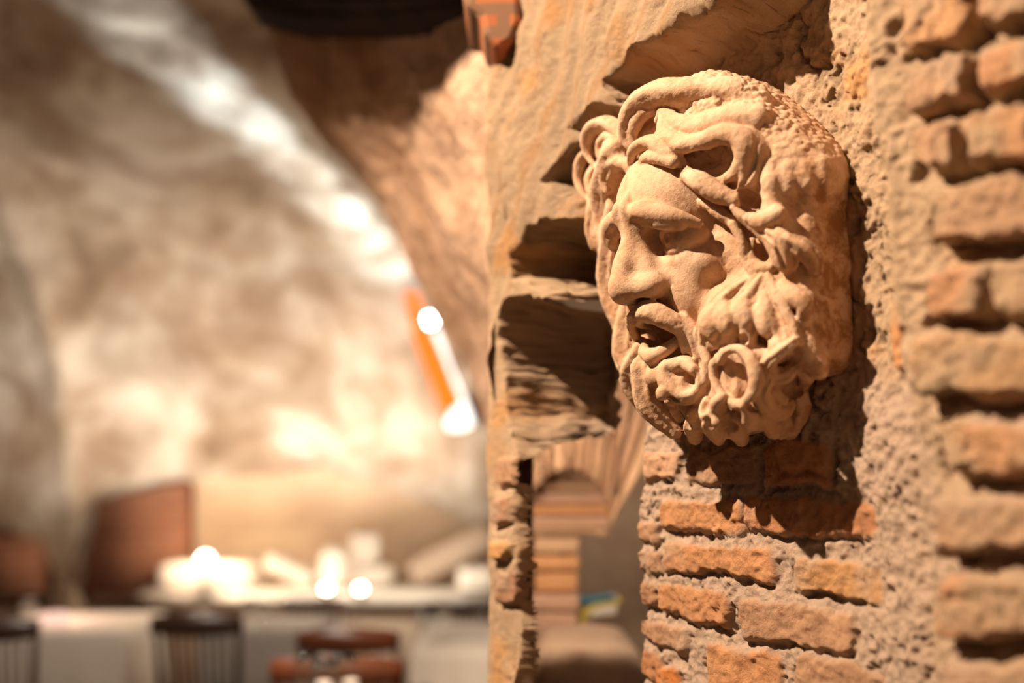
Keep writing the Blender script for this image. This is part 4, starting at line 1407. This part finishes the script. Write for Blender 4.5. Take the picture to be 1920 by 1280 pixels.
# lamps on the bench
BULB = glow('bulb_glow', (1.0, .86, .66), 18)
for nm, px_, py_, lb, r_, Yl in (('bench_lamp', 385, 1050, 'small round glowing lamp standing on the long low block', .045, 6.45),
                                 ('bench_lamp', 612, 1104, 'left one of the two small bright lamps at the foot of the white stones', .028, 6.46),
                                 ('bench_lamp', 676, 1104, 'right one of the two small bright lamps at the foot of the white stones', .028, 6.46)):
    c = at(px_, py_, Yl)
    r = empty(nm, (c[0], c[1], HB)); tag(r, lb, 'lamp', 'small lamps on the bench')
    z = c[2] - HB
    lathe('lamp_base', [(.035, 0), (.035, .012), (.012, .02), (.010, max(z - r_ * .7, .022))], METAL, r)
    lathe('bulb', [(r_ * math.sin(a) + .001, z - r_ * math.cos(a)) for a in [math.pi * i / 10 for i in range(11)]], BULB, r)

# slanted lamp with an orange side high beside the arch
ORANGE = glow('orange_shade', (1.0, .17, .0), 1.5)
TUBE = glow('white_diffuser', (1.0, .93, .85), 2.5)
SPOTG = glow('cold_bulb', (.85, .93, 1.0), 30)
YL = 6.45
r = empty('wall_lamp', at(862, 800, YL)); tag(r, 'slanted strip lamp with an orange side and a bright white tube beside the arch', 'lamp')


def strip(name, px, mat, dep, parent, off=0.0):
    a = np.array([at(x, y, YL + off) for x, y in px]); n = len(a)
    b = a + np.array([0, dep, 0])
    me = bpy.data.meshes.new(name); o0 = np.array(parent.location)
    me.from_pydata([tuple(v - o0) for v in np.vstack([a, b])], [], [list(range(n)), list(range(2 * n - 1, n - 1, -1))] + [[i, i + n, (i + 1) % n + n, (i + 1) % n] for i in range(n)])
    me.materials.append(mat)
    o = bpy.data.objects.new(name, me); COL.objects.link(o); o.parent = parent
    md = o.modifiers.new('b', 'BEVEL'); md.width = .006; md.segments = 2
    return o


strip('orange_shade', [(758, 552), (768, 544), (784, 550), (800, 610), (822, 660), (846, 715), (862, 752), (846, 782), (832, 782), (806, 712), (778, 640)], ORANGE, .06, r)
strip('tube', [(812, 622), (822, 620), (845, 685), (884, 778), (888, 795), (868, 806), (840, 806), (834, 792), (846, 770), (866, 754), (848, 708)], TUBE, .05, r, -.02)
c = at(806, 600, YL + .03) - np.array(r.location)
o = lathe('bulb', [(.040 * math.sin(a) + .001, -.040 * math.cos(a)) for a in [math.pi * i / 10 for i in range(11)]], SPOTG, r)
o.location = [float(q) for q in c]
strip('bracket', [(850, 770), (862, 766), (905, 790), (902, 802)], METAL, .5, r, .07)


# table ware
def wine_glass(loc, label, s=1.0, group='stemmed glasses on the tables', first=[None]):
    if first[0] is None:
        r = empty('wine_glass', loc); tag(r, label, 'glass', group)
        lathe('bowl', [(.004, .095), (.022, .10), (.036, .125), (.040, .155), (.036, .195), (.031, .215), (.0298, .215), (.0345, .195), (.038, .155), (.034, .127), (.020, .104), (.002, .101)], GLASS, r)
        lathe('stem', [(.034, 0), (.034, .002), (.008, .006), (.0035, .02), (.0035, .08), (.005, .096)], GLASS, r)
        first[0] = r
        return r
    return copy_tree(first[0], loc, 0, label)


T = .012 + .752
def on_table(px, Y): return ((px - 960) / FPX * Y, Y, T)
wine_glass(on_table(478, 5.38), 'leftmost clear glass on the small table behind the black spindle chair').scale = (.95, .95, .62)
wine_glass(on_table(505, 5.28), 'clear glass beside the leftmost one on the small table behind the black chair').scale = (.95, .95, .62)
wine_glass(on_table(812, 4.80), 'clear glass at the near left corner of the table beside the far pier').scale = (.95, .95, .62)
wine_glass(on_table(836, 5.05), 'clear glass further back on the table beside the far pier').scale = (.95, .95, .62)
for q, (px_, Y_, lb) in enumerate(((588, 3.22, 'left one of the near stemmed glasses in front of the brown chairs'), (620, 3.10, 'middle one of the near stemmed glasses in front of the brown chairs'),
                                   (655, 3.22, 'right one of the near stemmed glasses in front of the brown chairs'))):
    wine_glass(on_table(px_, Y_), lb).scale = (1.12, 1.12, 1.15)
wine_glass(on_table(75, 5.40), 'clear glass left of the pink candle light on the leftmost table')

# candle jar glowing pink on the leftmost table
r = empty('candle_holder', on_table(122, 5.35)); tag(r, 'low pink glowing candle jar on the leftmost table', 'candle')
PINKG = glow('pink_glass', (1.0, .62, .48), 1.2)
lathe('jar', [(.05, 0), (.075, .01), (.08, .045), (.072, .06), (.066, .06), (.07, .045), (.05, .015)], PINKG, r)
lathe('candle', [(.02, .015), (.02, .045), (.004, .048)], glow('candle_flame', (1.0, .80, .62), 12), r)
# white flowers on the near table
r = empty('flower_vase', on_table(636, 2.96)); tag(r, 'small glass vase of white blossoms among the near stemmed glasses', 'flowers'); r.scale = (1.05, 1.05, 1.2)
lathe('vase', [(.022, 0), (.026, .01), (.02, .07), (.015, .10), (.013, .10), (.018, .07), (.022, .014)], GLASS, r)
PET = simple('white_petals', (.72, .66, .60), .7, .1)
rr = random.Random(2)
for k in range(7):
    bm = bmesh.new()
    a = rr.uniform(0, 6.28); d = rr.uniform(.01, .06); z = rr.uniform(.12, .19)
    c = Vector((d * math.cos(a), d * math.sin(a), z))
    for j in range(6):
        b = j * math.pi / 3
        g = bmesh.ops.create_uvsphere(bm, u_segments=8, v_segments=6, radius=.011)
        for v in g['verts']:
            v.co = c + Vector((v.co.x * 1.1 + .011 * math.cos(b), v.co.y * 1.1 + .011 * math.sin(b), v.co.z * .5 + .004))
    finish('blossom', bm, PET, r)
    bm = bmesh.new(); bar(bm, (0, 0, .05), c, .0015, .0012, 6); finish('stem', bm, simple('green_stem', (.10, .18, .05)) if k == 0 else bpy.data.materials['green_stem'], r)

# striped bag lying on the ledge in the passage
bag = empty('striped_packet', at(1100, 1178, 2.72)); tag(bag, 'white packet edged blue and yellow lying beside the low brick stack', 'packet')
def packet(name, px, col, dep=.10, off=0.0):
    a = np.array([at(x, y, 2.74 + off) for x, y in px]); n = len(a); b = a + np.array([0, dep, .0])
    me = bpy.data.meshes.new(name); o0 = np.array(bag.location)
    me.from_pydata([tuple(v - o0) for v in np.vstack([a, b])], [], [list(range(n)), list(range(2 * n - 1, n - 1, -1))] + [[i, i + n, (i + 1) % n + n, (i + 1) % n] for i in range(n)])
    me.materials.append(simple(name + '_mat', col, .4, .05)); o = bpy.data.objects.new(name, me); COL.objects.link(o); o.parent = bag
    md = o.modifiers.new('b', 'BEVEL'); md.width = .004; md.segments = 2
packet('white_panel', [(1106, 1142), (1130, 1130), (1160, 1130), (1156, 1152), (1104, 1158)], (.74, .70, .62))
packet('yellow_edge', [(1088, 1180), (1092, 1145), (1120, 1130), (1166, 1124), (1166, 1131), (1124, 1137), (1102, 1150), (1098, 1178)], (.62, .50, .05), .09, -.004)
packet('blue_edge', [(1087, 1121), (1112, 1122), (1150, 1118), (1160, 1122), (1122, 1131), (1094, 1134)], (.03, .16, .24), .09, -.006)
